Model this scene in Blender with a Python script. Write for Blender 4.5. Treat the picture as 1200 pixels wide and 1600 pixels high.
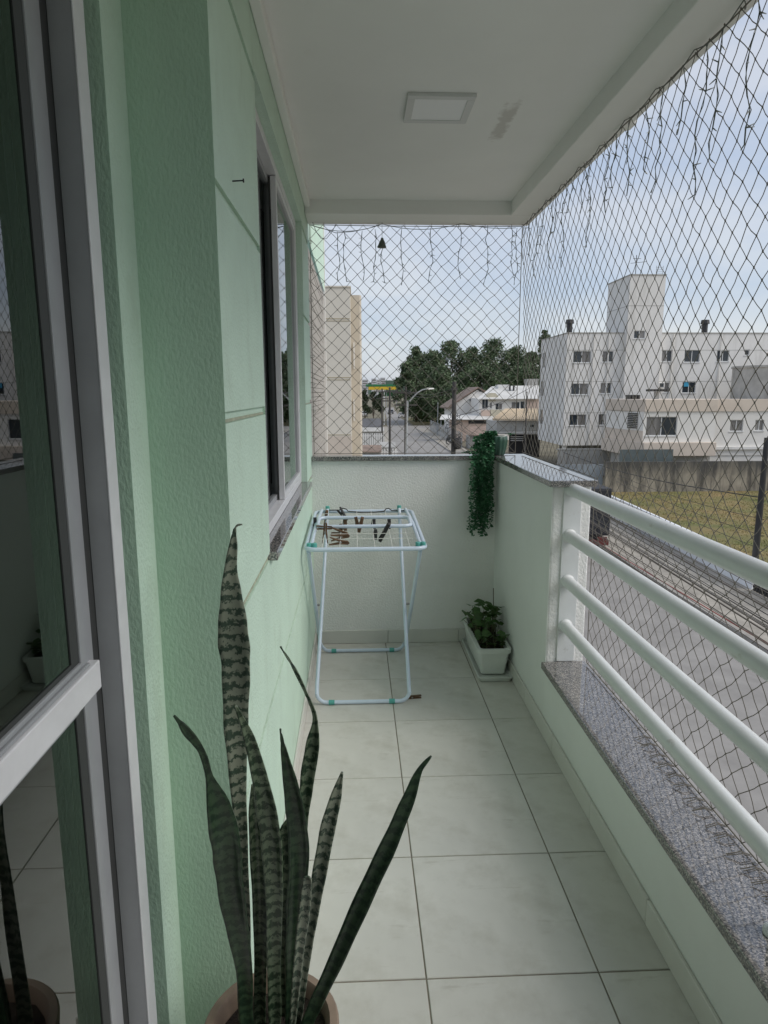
import bpy, math, random
import numpy as np
from mathutils import Vector, Matrix, noise as mnoise

for o in list(bpy.data.objects):
    bpy.data.objects.remove(o, do_unlink=True)
scene = bpy.context.scene
COL = scene.collection
RND = random.Random(7)
rad = math.radians

# ------------------------------------------------------------------ camera
FPX, PITCH, YAW, ROLL, EYE = 1042.0, rad(10.1), rad(2.4), rad(-0.13), 1.5
fwd = Vector((math.sin(YAW)*math.cos(PITCH), math.cos(YAW)*math.cos(PITCH), -math.sin(PITCH)))
rt0 = Vector((math.cos(YAW), -math.sin(YAW), 0)); up0 = rt0.cross(fwd)
rt = math.cos(ROLL)*rt0 + math.sin(ROLL)*up0
up = -math.sin(ROLL)*rt0 + math.cos(ROLL)*up0
cam = bpy.data.cameras.new('camera'); cam_o = bpy.data.objects.new('camera', cam); COL.objects.link(cam_o)
M = Matrix((rt, up, -fwd)).transposed().to_4x4(); M.translation = (0, 0, EYE)
cam_o.matrix_world = M
cam.sensor_fit = 'HORIZONTAL'; cam.sensor_width = 36; cam.lens = 36*FPX/1200
cam.clip_start = 0.02; cam.clip_end = 9000
scene.camera = cam_o

def ray(px, py):
    return rt*((px-600)/FPX) + up*((800-py)/FPX) + fwd
def at_y(px, py, Y): v = ray(px, py); return Vector((0, 0, EYE)) + v*(Y/v.y)
def at_x(px, py, X): v = ray(px, py); return Vector((0, 0, EYE)) + v*(X/v.x)
def at_z(px, py, Z): v = ray(px, py); return Vector((0, 0, EYE)) + v*((Z-EYE)/v.z)

# ------------------------------------------------------------------ world, sun, exposure
SUN_EL, SUN_AZ = rad(42), rad(108)      # azimuth clockwise from +Y: the light comes from the right and behind
world = bpy.data.worlds.new('World'); scene.world = world; world.use_nodes = True
nt = world.node_tree; N = nt.nodes; L = nt.links; N.clear()
out = N.new('ShaderNodeOutputWorld'); bg = N.new('ShaderNodeBackground')
sky = N.new('ShaderNodeTexSky'); sky.sky_type = 'NISHITA'; sky.sun_disc = False
sky.sun_elevation = SUN_EL; sky.sun_rotation = SUN_AZ; sky.air_density = 1.2; sky.dust_density = 0.8
tc = N.new('ShaderNodeTexCoord'); mp = N.new('ShaderNodeMapping'); mp.inputs['Scale'].default_value = (2.6, 2.6, 7.0)
n1 = N.new('ShaderNodeTexNoise'); n1.inputs['Scale'].default_value = 1.3; n1.inputs['Detail'].default_value = 7; n1.inputs['Roughness'].default_value = .55
cr = N.new('ShaderNodeValToRGB'); cr.color_ramp.elements[0].position = .40; cr.color_ramp.elements[1].position = .62
cr.color_ramp.elements[0].color = (3.3, 3.8, 4.75, 1); cr.color_ramp.elements[1].color = (4.45, 4.62, 5.05, 1)
mix = N.new('ShaderNodeMix'); mix.data_type = 'RGBA'
mix.inputs['Factor'].default_value = .78      # overcast: three quarters cloud, the rest clear sky
L.new(tc.outputs['Generated'], mp.inputs['Vector']); L.new(mp.outputs[0], n1.inputs['Vector'])
L.new(n1.outputs['Fac'], cr.inputs['Fac']); L.new(cr.outputs['Color'], mix.inputs['B'])
L.new(sky.outputs['Color'], mix.inputs['A']); L.new(mix.outputs['Result'], bg.inputs['Color'])
bg.inputs['Strength'].default_value = 0.10
L.new(bg.outputs[0], out.inputs['Surface'])

sun = bpy.data.lights.new('sun', 'SUN'); sun.energy = 1.5; sun.angle = rad(40); sun.color = (1, .945, .87)
sun_o = bpy.data.objects.new('sun', sun); COL.objects.link(sun_o)
sd = Vector((math.sin(SUN_AZ)*math.cos(SUN_EL), math.cos(SUN_AZ)*math.cos(SUN_EL), math.sin(SUN_EL)))
sun_o.rotation_euler = (-sd).to_track_quat('-Z', 'Y').to_euler(); sun_o.location = (20, -20, 30)
scene.view_settings.view_transform = 'Standard'; scene.view_settings.look = 'None'
scene.view_settings.gamma = 1; scene.view_settings.use_curve_mapping = False
scene.view_settings.exposure = 0.66

# ------------------------------------------------------------------ materials
MATS = {}
def mat(name, col, rough=.6, var=0., vscale=6., bump=0., bscale=60., bdist=.004, metal=0., spec=.5, col2=None, detail=4, stretch=None, rnd=0., coord='Object'):
    """principled material with noise colour variation, bump and per-object tint"""
    m = bpy.data.materials.new(name); m.use_nodes = True
    t = m.node_tree; n = t.nodes; l = t.links
    b = n['Principled BSDF']
    b.inputs['Roughness'].default_value = rough; b.inputs['Metallic'].default_value = metal
    b.inputs['Specular IOR Level'].default_value = spec
    b.inputs['Base Color'].default_value = (*col, 1)
    c = n.new('ShaderNodeTexCoord'); src = c.outputs[coord]
    if stretch:
        mpn = n.new('ShaderNodeMapping'); mpn.inputs['Scale'].default_value = stretch; l.new(src, mpn.inputs[0]); src = mpn.outputs[0]
    last = None
    if var or col2:
        nz = n.new('ShaderNodeTexNoise'); nz.inputs['Scale'].default_value = vscale; nz.inputs['Detail'].default_value = detail
        nz.inputs['Roughness'].default_value = .6; l.new(src, nz.inputs['Vector'])
        r = n.new('ShaderNodeValToRGB'); r.color_ramp.elements[0].position = .33; r.color_ramp.elements[1].position = .68
        a = Vector(col)
        if col2: r.color_ramp.elements[0].color = (*col, 1); r.color_ramp.elements[1].color = (*col2, 1)
        else:
            r.color_ramp.elements[0].color = (*(a*(1-var)), 1); r.color_ramp.elements[1].color = (*[min(1, q*(1+var*.6)) for q in a], 1)
        l.new(nz.outputs['Fac'], r.inputs['Fac']); last = r.outputs['Color']; l.new(last, b.inputs['Base Color'])
    if rnd:
        oi = n.new('ShaderNodeObjectInfo'); mr = n.new('ShaderNodeMapRange')
        mr.inputs['To Min'].default_value = 1-rnd; mr.inputs['To Max'].default_value = 1+rnd*.5
        l.new(oi.outputs['Random'], mr.inputs['Value'])
        hs = n.new('ShaderNodeHueSaturation'); l.new(mr.outputs[0], hs.inputs['Value'])
        if last: l.new(last, hs.inputs['Color'])
        else: hs.inputs['Color'].default_value = (*col, 1)
        last = hs.outputs['Color']; l.new(last, b.inputs['Base Color'])
    if bump:
        bz = n.new('ShaderNodeTexNoise'); bz.inputs['Scale'].default_value = bscale; bz.inputs['Detail'].default_value = 3
        l.new(src, bz.inputs['Vector'])
        bp = n.new('ShaderNodeBump'); bp.inputs['Strength'].default_value = bump; bp.inputs['Distance'].default_value = bdist
        l.new(bz.outputs['Fac'], bp.inputs['Height']); l.new(bp.outputs[0], b.inputs['Normal'])
    MATS[name] = m; return m

def add_streaks(m, col, lo=.55, hi=.75, scale=(3, 3, .35), amount=.7, nscale=2.0):
    """weather stains with a shape of their own, mixed over the base colour"""
    t = m.node_tree; n = t.nodes; l = t.links; b = n['Principled BSDF']
    c = n.new('ShaderNodeTexCoord'); mpn = n.new('ShaderNodeMapping'); mpn.inputs['Scale'].default_value = scale
    l.new(c.outputs['Object'], mpn.inputs[0])
    nz = n.new('ShaderNodeTexNoise'); nz.inputs['Scale'].default_value = nscale; nz.inputs['Detail'].default_value = 6; nz.inputs['Roughness'].default_value = .65
    l.new(mpn.outputs[0], nz.inputs['Vector'])
    r = n.new('ShaderNodeMapRange'); r.inputs['From Min'].default_value = lo; r.inputs['From Max'].default_value = hi; r.inputs['To Max'].default_value = amount
    l.new(nz.outputs['Fac'], r.inputs['Value'])
    mx = n.new('ShaderNodeMix'); mx.data_type = 'RGBA'; mx.inputs['B'].default_value = (*col, 1)
    bc = b.inputs['Base Color']
    if bc.links: l.new(bc.links[0].from_socket, mx.inputs['A'])
    else: mx.inputs['A'].default_value = bc.default_value
    l.new(r.outputs[0], mx.inputs['Factor']); l.new(mx.outputs['Result'], bc)

GREEN = (.58, .745, .62)
m_green = mat('green_stucco', GREEN, .75, var=.05, vscale=5, bump=.7, bscale=120, bdist=.005)
add_streaks(m_green, (.36, .46, .34), .56, .78, (4, 4, 1.5), .4, 2.5)
add_streaks(m_green, (.20, .22, .16), .735, .76, (40, 40, 40), .7, 2)
m_greenrough = mat('green_stucco_rough_shaded', (.44, .62, .48), .55, var=.05, vscale=6, bump=.5, bscale=150, bdist=.006, stretch=(1, 1, .5))  # coarser stucco, with the shade of its turned-away faces put into the green
m_groove = mat('groove_render', (.42, .44, .33), .9, var=.2, vscale=30)
m_white_stucco = mat('white_stucco', (.86, .86, .835), .7, var=.04, vscale=4, bump=.8, bscale=100, bdist=.006)
m_palegreen = mat('pale_green_paint', (.755, .78, .745), .55, var=.04, vscale=3, bump=.25, bscale=160, bdist=.003)
add_streaks(m_palegreen, (.5, .53, .46), .66, .80, (4, 4, 3), .4, 2.5)
m_ceil = mat('ceiling_paint', (.87, .87, .845), .8, var=.03, vscale=2)
add_streaks(m_ceil, (.62, .59, .53), .66, .85, (2, 1.2, 1), .35, 2.2)
m_stain = mat('damp_stain', (.40, .37, .33), .9, var=.35, vscale=25)
m_alu = mat('white_aluminium', (.72, .72, .74), .38, var=.06, vscale=14, bump=.05, bscale=200, bdist=.001)
add_streaks(m_alu, (.25, .25, .25), .70, .80, (20, 20, 6), .5, 3)
m_alugreyshade = mat('grey_shaded_aluminium', (.33, .34, .355), .4, var=.08, vscale=9)  # white aluminium's shade put into a darker grey, shared by stiles and beads
m_gasket = mat('black_rubber', (.045, .047, .047), .6)
m_rail = mat('white_rail_paint', (.74, .76, .76), .32, var=.04, vscale=9, bump=.06, bscale=120, bdist=.001)
add_streaks(m_rail, (.40, .38, .33), .63, .74, (10, 6, 10), .5, 3)
add_streaks(m_rail, (.16, .13, .10), .72, .76, (22, 14, 22), .8, 3)
m_tile = mat('floor_tile', (.655, .645, .60), .27, var=.09, vscale=2.6, bump=.04, bscale=40, bdist=.002, rnd=.05)
add_streaks(m_tile, (.42, .40, .34), .47, .74, (3, 3, 3), .55, 2.0)
add_streaks(m_tile, (.36, .33, .27), .60, .70, (1.2, 6, 1), .35, 3.0)
add_streaks(m_tile, (.25, .23, .19), .70, .76, (30, 30, 30), .5, 2.0)
m_grout = mat('grout', (.24, .215, .17), .9, var=.35, vscale=9)
m_skirt = mat('skirting_tile', (.66, .655, .61), .35, var=.05, vscale=6, rnd=.05)

def granite(name):
    m = bpy.data.materials.new(name); m.use_nodes = True; t = m.node_tree; n = t.nodes; l = t.links; b = n['Principled BSDF']
    c = n.new('ShaderNodeTexCoord')
    v = n.new('ShaderNodeTexVoronoi'); v.inputs['Scale'].default_value = 290; v.feature = 'F1'
    l.new(c.outputs['Object'], v.inputs['Vector'])
    bw = n.new('ShaderNodeSeparateColor'); l.new(v.outputs['Color'], bw.inputs[0])
    r = n.new('ShaderNodeValToRGB'); e = r.color_ramp.elements
    r.color_ramp.interpolation = 'CONSTANT'
    e[0].position = 0; e[0].color = (.06, .06, .065, 1); e[1].position = .28; e[1].color = (.15, .145, .14, 1)
    for p_, q in ((.5, (.26, .24, .225, 1)), (.72, (.15, .15, .16, 1)), (.84, (.40, .37, .35, 1))):
        k = e.new(p_); k.color = q
    l.new(bw.outputs[0], r.inputs['Fac']); l.new(r.outputs['Color'], b.inputs['Base Color'])
    b.inputs['IOR'].default_value = 2.1
    nz = n.new('ShaderNodeTexNoise'); nz.inputs['Scale'].default_value = 25; l.new(c.outputs['Object'], nz.inputs['Vector'])
    mr = n.new('ShaderNodeMapRange'); mr.inputs['To Min'].default_value = .015; mr.inputs['To Max'].default_value = .10
    l.new(nz.outputs['Fac'], mr.inputs['Value']); l.new(mr.outputs[0], b.inputs['Roughness'])
    MATS[name] = m; return m
m_granite = granite('polished_granite')

def glass(name, ior=1.9, tint=(.55, .62, .58), rough=.0):
    m = bpy.data.materials.new(name); m.use_nodes = True; t = m.node_tree; n = t.nodes; l = t.links
    n.clear(); o = n.new('ShaderNodeOutputMaterial'); mx = n.new('ShaderNodeMixShader')
    fr = n.new('ShaderNodeFresnel'); fr.inputs['IOR'].default_value = ior
    tr = n.new('ShaderNodeBsdfTransparent'); tr.inputs['Color'].default_value = (*tint, 1)
    gl = n.new('ShaderNodeBsdfGlossy'); gl.inputs['Roughness'].default_value = rough; gl.inputs['Color'].default_value = (.95, .97, .97, 1)
    l.new(fr.outputs[0], mx.inputs[0]); l.new(tr.outputs[0], mx.inputs[1]); l.new(gl.outputs[0], mx.inputs[2]); l.new(mx.outputs[0], o.inputs['Surface'])
    MATS[name] = m; return m
m_glass = glass('door_glass', 2.0)
m_wglass = glass('window_glass', 2.0, (.6, .68, .66))
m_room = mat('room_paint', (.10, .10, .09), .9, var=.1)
m_curtain = mat('dark_curtain', (.10, .13, .11), .9, var=.15, vscale=8)
m_cord = mat('net_cord', (.17, .155, .13), .8)
m_lightwire = mat('string_light_wire', (.10, .115, .10), .5)
m_bulb = mat('string_light_bulb', (.45, .47, .47), .15)
m_hook = mat('hook_metal', (.35, .34, .32), .4, metal=.7)
m_lampframe = mat('lamp_frame', (.66, .67, .66), .4)
m_lampdiff = mat('lamp_diffuser', (.90, .91, .92), .5)
m_rackblue = mat('pale_blue_enamel', (.62, .72, .84), .3, var=.03, vscale=12)
m_rackcap = mat('teal_plastic', (.10, .40, .36), .4)
m_wire = mat('white_wire', (.78, .78, .75), .4)
m_pegbrown = mat('peg_wood', (.15, .085, .045), .75, var=.3, vscale=60, rnd=.3)
m_pegdark = mat('peg_dark', (.022, .022, .024), .6)
m_potbrown = mat('pot_brown', (.27, .20, .15), .6, var=.15, vscale=20, bump=.2, bscale=80, bdist=.002)
m_soil = mat('soil', (.035, .026, .02), .95, var=.5, vscale=60, bump=1, bscale=90, bdist=.01)
m_planter = mat('white_plastic', (.72, .75, .72), .4, var=.06, vscale=10)
m_potgreen = mat('ribbed_pot_green', (.03, .085, .058), .4, var=.15, vscale=20)
m_leafdark = mat('trailing_leaf', (.042, .155, .068), .45, var=.4, vscale=30, rnd=.15)
m_herb = mat('herb_leaf', (.05, .12, .025), .5, var=.35, vscale=40, rnd=.25)
m_stem = mat('stem', (.10, .10, .05), .7)

def snake_leaf(name, dark, light, scale):
    m = bpy.data.materials.new(name); m.use_nodes = True; t = m.node_tree; n = t.nodes; l = t.links; b = n['Principled BSDF']
    c = n.new('ShaderNodeTexCoord'); mpn = n.new('ShaderNodeMapping'); mpn.inputs['Scale'].default_value = (1.0, 1.0, 2.2)
    l.new(c.outputs['Object'], mpn.inputs[0])
    nz = n.new('ShaderNodeTexNoise'); nz.inputs['Scale'].default_value = scale; nz.inputs['Detail'].default_value = 4; nz.inputs['Distortion'].default_value = 1.2
    l.new(mpn.outputs[0], nz.inputs['Vector'])
    wv = n.new('ShaderNodeTexWave'); wv.bands_direction = 'Z'; wv.inputs['Scale'].default_value = 13; wv.inputs['Distortion'].default_value = 7
    wv.inputs['Detail'].default_value = 4; wv.inputs['Detail Scale'].default_value = 5; wv.inputs['Detail Roughness'].default_value = .7; l.new(c.outputs['Object'], wv.inputs['Vector'])
    mx = n.new('ShaderNodeMath'); mx.operation = 'MULTIPLY_ADD'; mx.inputs[1].default_value = .55; l.new(wv.outputs['Fac'], mx.inputs[0])
    ad = n.new('ShaderNodeMath'); ad.operation = 'MULTIPLY'; ad.inputs[1].default_value = .55; l.new(nz.outputs['Fac'], ad.inputs[0]); l.new(ad.outputs[0], mx.inputs[2])
    r = n.new('ShaderNodeValToRGB'); e = r.color_ramp.elements
    e[0].position = .42; e[0].color = (*dark, 1); e[1].position = .62; e[1].color = (*light, 1)
    l.new(mx.outputs[0], r.inputs['Fac']); l.new(r.outputs['Color'], b.inputs['Base Color'])
    b.inputs['Roughness'].default_value = .33
    MATS[name] = m; return m
m_snake = snake_leaf('snake_leaf', (.016, .036, .018), (.10, .135, .085), 14)
m_snakelight = snake_leaf('snake_leaf_silver', (.035, .06, .04), (.20, .225, .17), 16)
m_snakedark = snake_leaf('snake_leaf_dark', (.010, .026, .014), (.028, .055, .028), 12)

# ------------------------------------------------------------------ mesh builder
def worg(p):
    v = Vector((0, 0, 0))
    while p is not None: v += p.location; p = p.parent
    return v
class MB:
    def __init__(s): s.v = []; s.f = []
    def add(s, vs, fs):
        o = len(s.v); s.v += [tuple(q) for q in vs]; s.f += [tuple(i+o for i in f) for f in fs]; return s
    def box(s, x0, x1, y0, y1, z0, z1):
        return s.add([(x, y, z) for z in (z0, z1) for y in (y0, y1) for x in (x0, x1)],
                     [(0, 2, 3, 1), (4, 5, 7, 6), (0, 1, 5, 4), (2, 6, 7, 3), (0, 4, 6, 2), (1, 3, 7, 5)])
    def hexa(s, p):      # eight corners, bottom ring then top ring
        return s.add(p, [(3, 2, 1, 0), (4, 5, 6, 7), (0, 1, 5, 4), (1, 2, 6, 5), (2, 3, 7, 6), (3, 0, 4, 7)])
    def poly(s, p): return s.add(p, [tuple(range(len(p)))])
    def prism(s, ring, d):      # ring of points extruded by vector d
        n = len(ring); d = Vector(d); a = [Vector(q) for q in ring]
        return s.add(a + [q+d for q in a], [tuple(range(n))[::-1], tuple(range(n, 2*n))] + [(i, (i+1) % n, n+(i+1) % n, n+i) for i in range(n)])
    def tube(s, pts, r, n=8, caps=True, closed=False):
        pts = [Vector(p) for p in pts]; m = len(pts)
        rs = r if isinstance(r, (list, tuple)) else [r]*m
        vs = []; prev = None
        for i, p in enumerate(pts):
            if closed: t = pts[(i+1) % m]-pts[i-1]
            else: t = pts[min(i+1, m-1)]-pts[max(i-1, 0)]
            t = t.normalized() if t.length > 1e-9 else Vector((0, 0, 1))
            if prev is None:
                a = Vector((0, 0, 1)) if abs(t.z) < .9 else Vector((1, 0, 0)); u = t.cross(a).normalized()
            else: u = (prev-t*prev.dot(t)); u = u.normalized() if u.length > 1e-6 else t.orthogonal().normalized()
            prev = u; w = t.cross(u)
            for k in range(n):
                a = 2*math.pi*k/n; vs.append(p+(u*math.cos(a)+w*math.sin(a))*rs[i])
        fs = []
        for i in range(m if closed else m-1):
            j = (i+1) % m
            for k in range(n): fs.append((i*n+k, i*n+(k+1) % n, j*n+(k+1) % n, j*n+k))
        if caps and not closed: fs += [tuple(range(n))[::-1], tuple(range((m-1)*n, m*n))]
        return s.add(vs, fs)
    def lathe(s, prof, c, n=32, wob=None):
        vs = []; c = Vector(c)
        for i, (r, z) in enumerate(prof):
            for k in range(n):
                a = 2*math.pi*k/n; q = r*(wob(a, i) if wob else 1)
                vs.append(c+Vector((q*math.cos(a), q*math.sin(a), z)))
        fs = [(i*n+k, i*n+(k+1) % n, (i+1)*n+(k+1) % n, (i+1)*n+k) for i in range(len(prof)-1) for k in range(n)]
        return s.add(vs, fs)
    def build(s, name, m, parent=None, smooth=False, bevel=0., seg=2, solid=0., auto=False):
        me = bpy.data.meshes.new(name); o0 = worg(parent)
        me.from_pydata([Vector(q)-o0 for q in s.v], [], s.f); me.update()
        ob = bpy.data.objects.new(name, me); COL.objects.link(ob)
        if m: me.materials.append(m)
        if parent: ob.parent = parent
        if smooth: me.polygons.foreach_set('use_smooth', [True]*len(me.polygons))
        if auto: me.set_sharp_from_angle(angle=rad(40))
        if solid:
            q = ob.modifiers.new('solid', 'SOLIDIFY'); q.thickness = solid; q.offset = 0
        if bevel:
            q = ob.modifiers.new('bevel', 'BEVEL'); q.width = bevel; q.segments = seg; q.limit_method = 'ANGLE'
        return ob

def tag(o, label=None, cat=None, group=None, kind=None):
    if label: o['label'] = label
    if cat: o['category'] = cat
    if group: o['group'] = group
    if kind: o['kind'] = kind
    return o
def thing(name, loc, label, cat, group=None):
    o = bpy.data.objects.new(name, None); COL.objects.link(o); o.location = loc; o.empty_display_size = .1
    return tag(o, label, cat, group)
def copy_tree(o, parent=None):
    c = o.copy(); COL.objects.link(c)
    if parent is not None: c.parent = parent
    for ch in o.children: copy_tree(ch, c)
    return c

def panel(mp, u0, u1, v0, v1, rec=(), skin=0.):
    """wall face over u,v with recesses (ua,ub,va,vb,depth,open); mp(u,v,d) gives the point d behind the face"""
    mb = MB()
    us = sorted({u0, u1, *[min(max(q, u0), u1) for r in rec for q in r[:2]]}); vs = sorted({v0, v1, *[min(max(q, v0), v1) for r in rec for q in r[2:4]]})
    for a, b in zip(us, us[1:]):
        for c, d in zip(vs, vs[1:]):
            cu, cv = (a+b)/2, (c+d)/2
            if any(r[0] < cu < r[1] and r[2] < cv < r[3] for r in rec): continue
            mb.poly([mp(a, c, 0), mp(b, c, 0), mp(b, d, 0), mp(a, d, 0)])
    for r in rec:
        a, b, c, d, dp, op = r
        if a > u0+1e-6: mb.poly([mp(a, c, 0), mp(a, d, 0), mp(a, d, dp), mp(a, c, dp)])
        if b < u1-1e-6: mb.poly([mp(b, c, 0), mp(b, c, dp), mp(b, d, dp), mp(b, d, 0)])
        mb.poly([mp(a, c, 0), mp(a, c, dp), mp(b, c, dp), mp(b, c, 0)]); mb.poly([mp(a, d, 0), mp(b, d, 0), mp(b, d, dp), mp(a, d, dp)])
        if not op: mb.poly([mp(a, c, dp), mp(b, c, dp), mp(b, d, dp), mp(a, d, dp)])
    return mb
def rrect(x0, x1, y0, y1, z, r, n=5, zf=None):
    pts = []
    for cx, cy, a0 in ((x1-r, y1-r, 0), (x0+r, y1-r, 90), (x0+r, y0+r, 180), (x1-r, y0+r, 270)):
        for k in range(n+1):
            a = rad(a0+90*k/n); x = cx+r*math.cos(a); y = cy+r*math.sin(a); pts.append((x, y, zf(x, y) if zf else z))
    return pts
# ================================================================== THE BALCONY
XL, XR, YB = -.257, .825, 3.87
G = -5.5                                   # street level
# floor with its tiles
fl = tag(MB().box(-.53, .90, -1.7, 3.90, -.16, -.003).build('floor', m_grout), kind='structure')
def tile_mesh(w, l):
    mb = MB(); c = .0015; h = .009
    a = [(0, 0), (w, 0), (w, l), (0, l)]; b = [(c, c), (w-c, c), (w-c, l-c), (c, l-c)]
    mb.add([(x, y, -h) for x, y in a]+[(x, y, -c) for x, y in a]+[(x, y, 0) for x, y in b],
           [(8, 9, 10, 11)]+[(i, (i+1) % 4, 4+(i+1) % 4, 4+i) for i in range(4)]+[(4+i, 4+(i+1) % 4, 8+(i+1) % 4, 8+i) for i in range(4)])
    return mb
TCACHE = {}
def put_tile(x0, x1, y0, y1):
    g = .002; x0 += g; x1 -= g; y0 += g; y1 -= g
    k = (round(x1-x0, 3), round(y1-y0, 3))
    if k not in TCACHE:
        o = tile_mesh(*k).build('tile', m_tile, None); TCACHE[k] = o.data
    else:
        o = bpy.data.objects.new('tile', TCACHE[k]); COL.objects.link(o)
    o.parent = fl; o.location = (x0, y0, RND.uniform(-.0004, .0004))
xs = [-.285-.2, -.285, .17, .625, XR]
ys = [1.49+.463*k for k in range(-6, 6)]
ys = [-1.6]+[y for y in ys if y > -1.55]+[YB]
for a, b in zip(ys, ys[1:]):
    for c, d in zip(xs, xs[1:]):
        if b > 1.40:
            if d < -.28: continue
            c = max(c, XL+.004)
        if b-a > .03: put_tile(c, d, a, b)
def skirting(name, label, pts_fn, length, step=.463, start=0.):
    t = tag(bpy.data.objects.new(name, None), label, 'skirting'); COL.objects.link(t)
    k = start
    while k < length-.02:
        e = min(k+step, length); pts_fn(k+.0012, e-.0012).build('skirting_tile', m_skirt, t, bevel=.002, seg=1); k = e
    return t
skirting('skirting', 'off-white tile skirting below the pale green low wall on the right', lambda a, b: MB().box(XR-.011, XR-.0005, -1.6+a, -1.6+b, .001, .082), 5.45)
skirting('skirting', 'grey-white tile skirting along the foot of the white end wall', lambda a, b: MB().box(XL+.012+a, XL+.012+b, YB-.0115, YB-.0005, .001, .084), 1.056, .43, 0)
skirting('skirting', 'off-white tile skirting along the foot of the green house wall', lambda a, b: MB().box(XL+.0005, XL+.010, 1.345+a, 1.345+b, .001, .075), 2.51)

# house wall on the left
ZW = 2.62
GZ = [(.586, .606), (1.016, 1.036), (1.441, 1.464), (1.876, 1.896), (2.305, 2.325)]
WY0, WY1, WZ0, WZ1 = 1.935, 3.50, 1.03, 2.335
hw = thing('house_wall', (XL, 1.34, 0), 'light green stucco house wall with grooves and a sliding window opening', 'wall')
rec = [(WY0, WY1, WZ0, WZ1, .075, True)]
for a, b in GZ:
    if b < WZ0: rec.append((1.34, 3.95, a, b, .008, False))
    elif a < WZ0+.02 and b < 1.05: rec += [(1.34, WY0-.001, a, b, .008, False), (WY1+.001, 3.95, a, b, .008, False)]
    else: rec += [(1.34, WY0-.001, a, b, .008, False), (WY1+.001, 3.95, a, b, .008, False)]
panel(lambda u, v, d: (XL-d, u, v), 1.34, 3.95, 0, ZW, rec).build('wall_face', m_green, hw)
for a, b in GZ:      # the filler lines that sit in the grooves
    segs = [(1.342, 3.94)] if b < WZ0 else [(1.342, WY0-.004), (WY1+.004, 3.94)]
    for s0, s1 in segs: MB().box(XL-.0075, XL-.0055, s0, s1, a+.001, a+.0075).build('groove_line', m_groove, hw)
cf = MB()
nz_, ny_ = 130, 8
cf.poly([(-.409, 1.34, 0), (XL, 1.34, 0), (XL, 1.34, ZW), (-.409, 1.34, ZW)]); cf.build('corner_face', m_greenrough, hw)
MB().poly([(-.409, 1.228, 0), (-.409, 1.34, 0), (-.409, 1.34, ZW), (-.409, 1.228, ZW)]).build('reveal_face', m_green, hw)
MB().poly([(-.56, 1.228, 0), (-.409, 1.228, 0), (-.409, 1.228, ZW), (-.56, 1.228, ZW)]).build('jamb_face', m_greenrough, hw)
MB().box(-.70, -.44, -1.75, -.95, 0, ZW).build('wall_face', m_green, hw)
MB().box(-.70, -.44, -.95, 1.228, 2.26, ZW).build('lintel', m_green, hw)
# nail
nl = thing('nail', at_x(363, 283, XL), 'small rusty nail sticking out of the green wall beside the window', 'nail')
p = at_x(363, 283, XL)
MB().tube([p, p+Vector((.022, .002, .002))], .0016, 6).build('shank', m_pegdark, nl)
MB().tube([p+Vector((.022, .002, .002)), p+Vector((.0245, .002, .002))], .0042, 8).build('head', m_pegdark, nl)

# dark rooms behind the glazing
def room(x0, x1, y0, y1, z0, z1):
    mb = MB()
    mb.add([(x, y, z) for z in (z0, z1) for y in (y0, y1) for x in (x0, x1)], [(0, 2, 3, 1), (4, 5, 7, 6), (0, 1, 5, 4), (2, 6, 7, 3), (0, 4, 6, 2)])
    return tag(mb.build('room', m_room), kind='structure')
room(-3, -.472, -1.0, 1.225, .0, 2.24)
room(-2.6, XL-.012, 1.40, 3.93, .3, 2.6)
def curtain(name, label, x, y0, y1, z0, z1, amp=.02, wl=.09):
    n = int((y1-y0)/.012); mb = MB()
    vs = []
    for k in range(n+1):
        y = y0+(y1-y0)*k/n; xx = x+amp*math.sin(y/wl*2*math.pi+.6*math.sin(y*9))+amp*.4*math.sin(y/wl*5.1)
        vs += [(xx, y, z0), (xx*1.0+.003*math.sin(k), y, z1)]
    mb.add(vs, [(2*k, 2*k+2, 2*k+3, 2*k+1) for k in range(n)])
    return tag(mb.build(name, m_curtain, None, smooth=True, solid=.002), label, 'curtain')
curtain('curtain', 'dark green curtain hanging behind the balcony door glass', -.68, -.6, 1.15, .02, 2.2)
curtain('curtain', 'dark curtain seen behind the window in the green wall', -.55, 2.05, 3.6, .9, 2.4)

# balcony door
dr = thing('sliding_door', (-.46, 1.15, 0), 'white aluminium balcony door with dark reflecting glass and a mid rail', 'door')
MB().box(-.457, -.4190, 1.136, 1.179, .002, 2.258).build('door_frame', m_alugreyshade, dr, bevel=.001)
MB().box(-.4200, -.4170, 1.1352, 1.1795, .002, 2.257).build('lit_frame_side', m_alu, dr, bevel=.0008, seg=1)  # paler skin over the frame's street side: its lit face put into colour
MB().box(-.56, -.446, 1.1798, 1.2275, .002, 2.258).build('door_frame', m_alugreyshade, dr)
MB().box(-.466, -.4225, -.94, -.90, .002, 2.258).build('door_frame', m_alugreyshade, dr, bevel=.0015)
MB().box(-.5275, -.4225, -.90, 1.1355, 2.215, 2.257).build('door_head', m_alu, dr, bevel=.0015)
MB().box(-.5275, -.4225, -.90, 1.1355, .001, .022).build('door_track', m_alu, dr, bevel=.0015)
MB().box(-.480, -.4575, 1.1105, 1.1795, .022, 2.215).build('gasket', m_gasket, dr)
MB().box(-.480, -.4565, 1.0695, 1.110, .024, 2.212).build('stile_back', m_alugreyshade, dr)
MB().box(-.486, -.4505, 1.047, 1.0690, .024, 2.212).build('stile', m_alugreyshade, dr, bevel=.0015)
MB().box(-.470, -.4535, 1.018, 1.0465, .09, 2.15).build('gasket', m_gasket, dr)
MB().box(-.486, -.4505, .02, .075, .024, 2.212).build('stile', m_alugreyshade, dr, bevel=.003)
MB().box(-.486, -.4400, .075, 1.096, 1.004, 1.054).build('mid_rail', m_alu, dr, bevel=.002)
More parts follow.
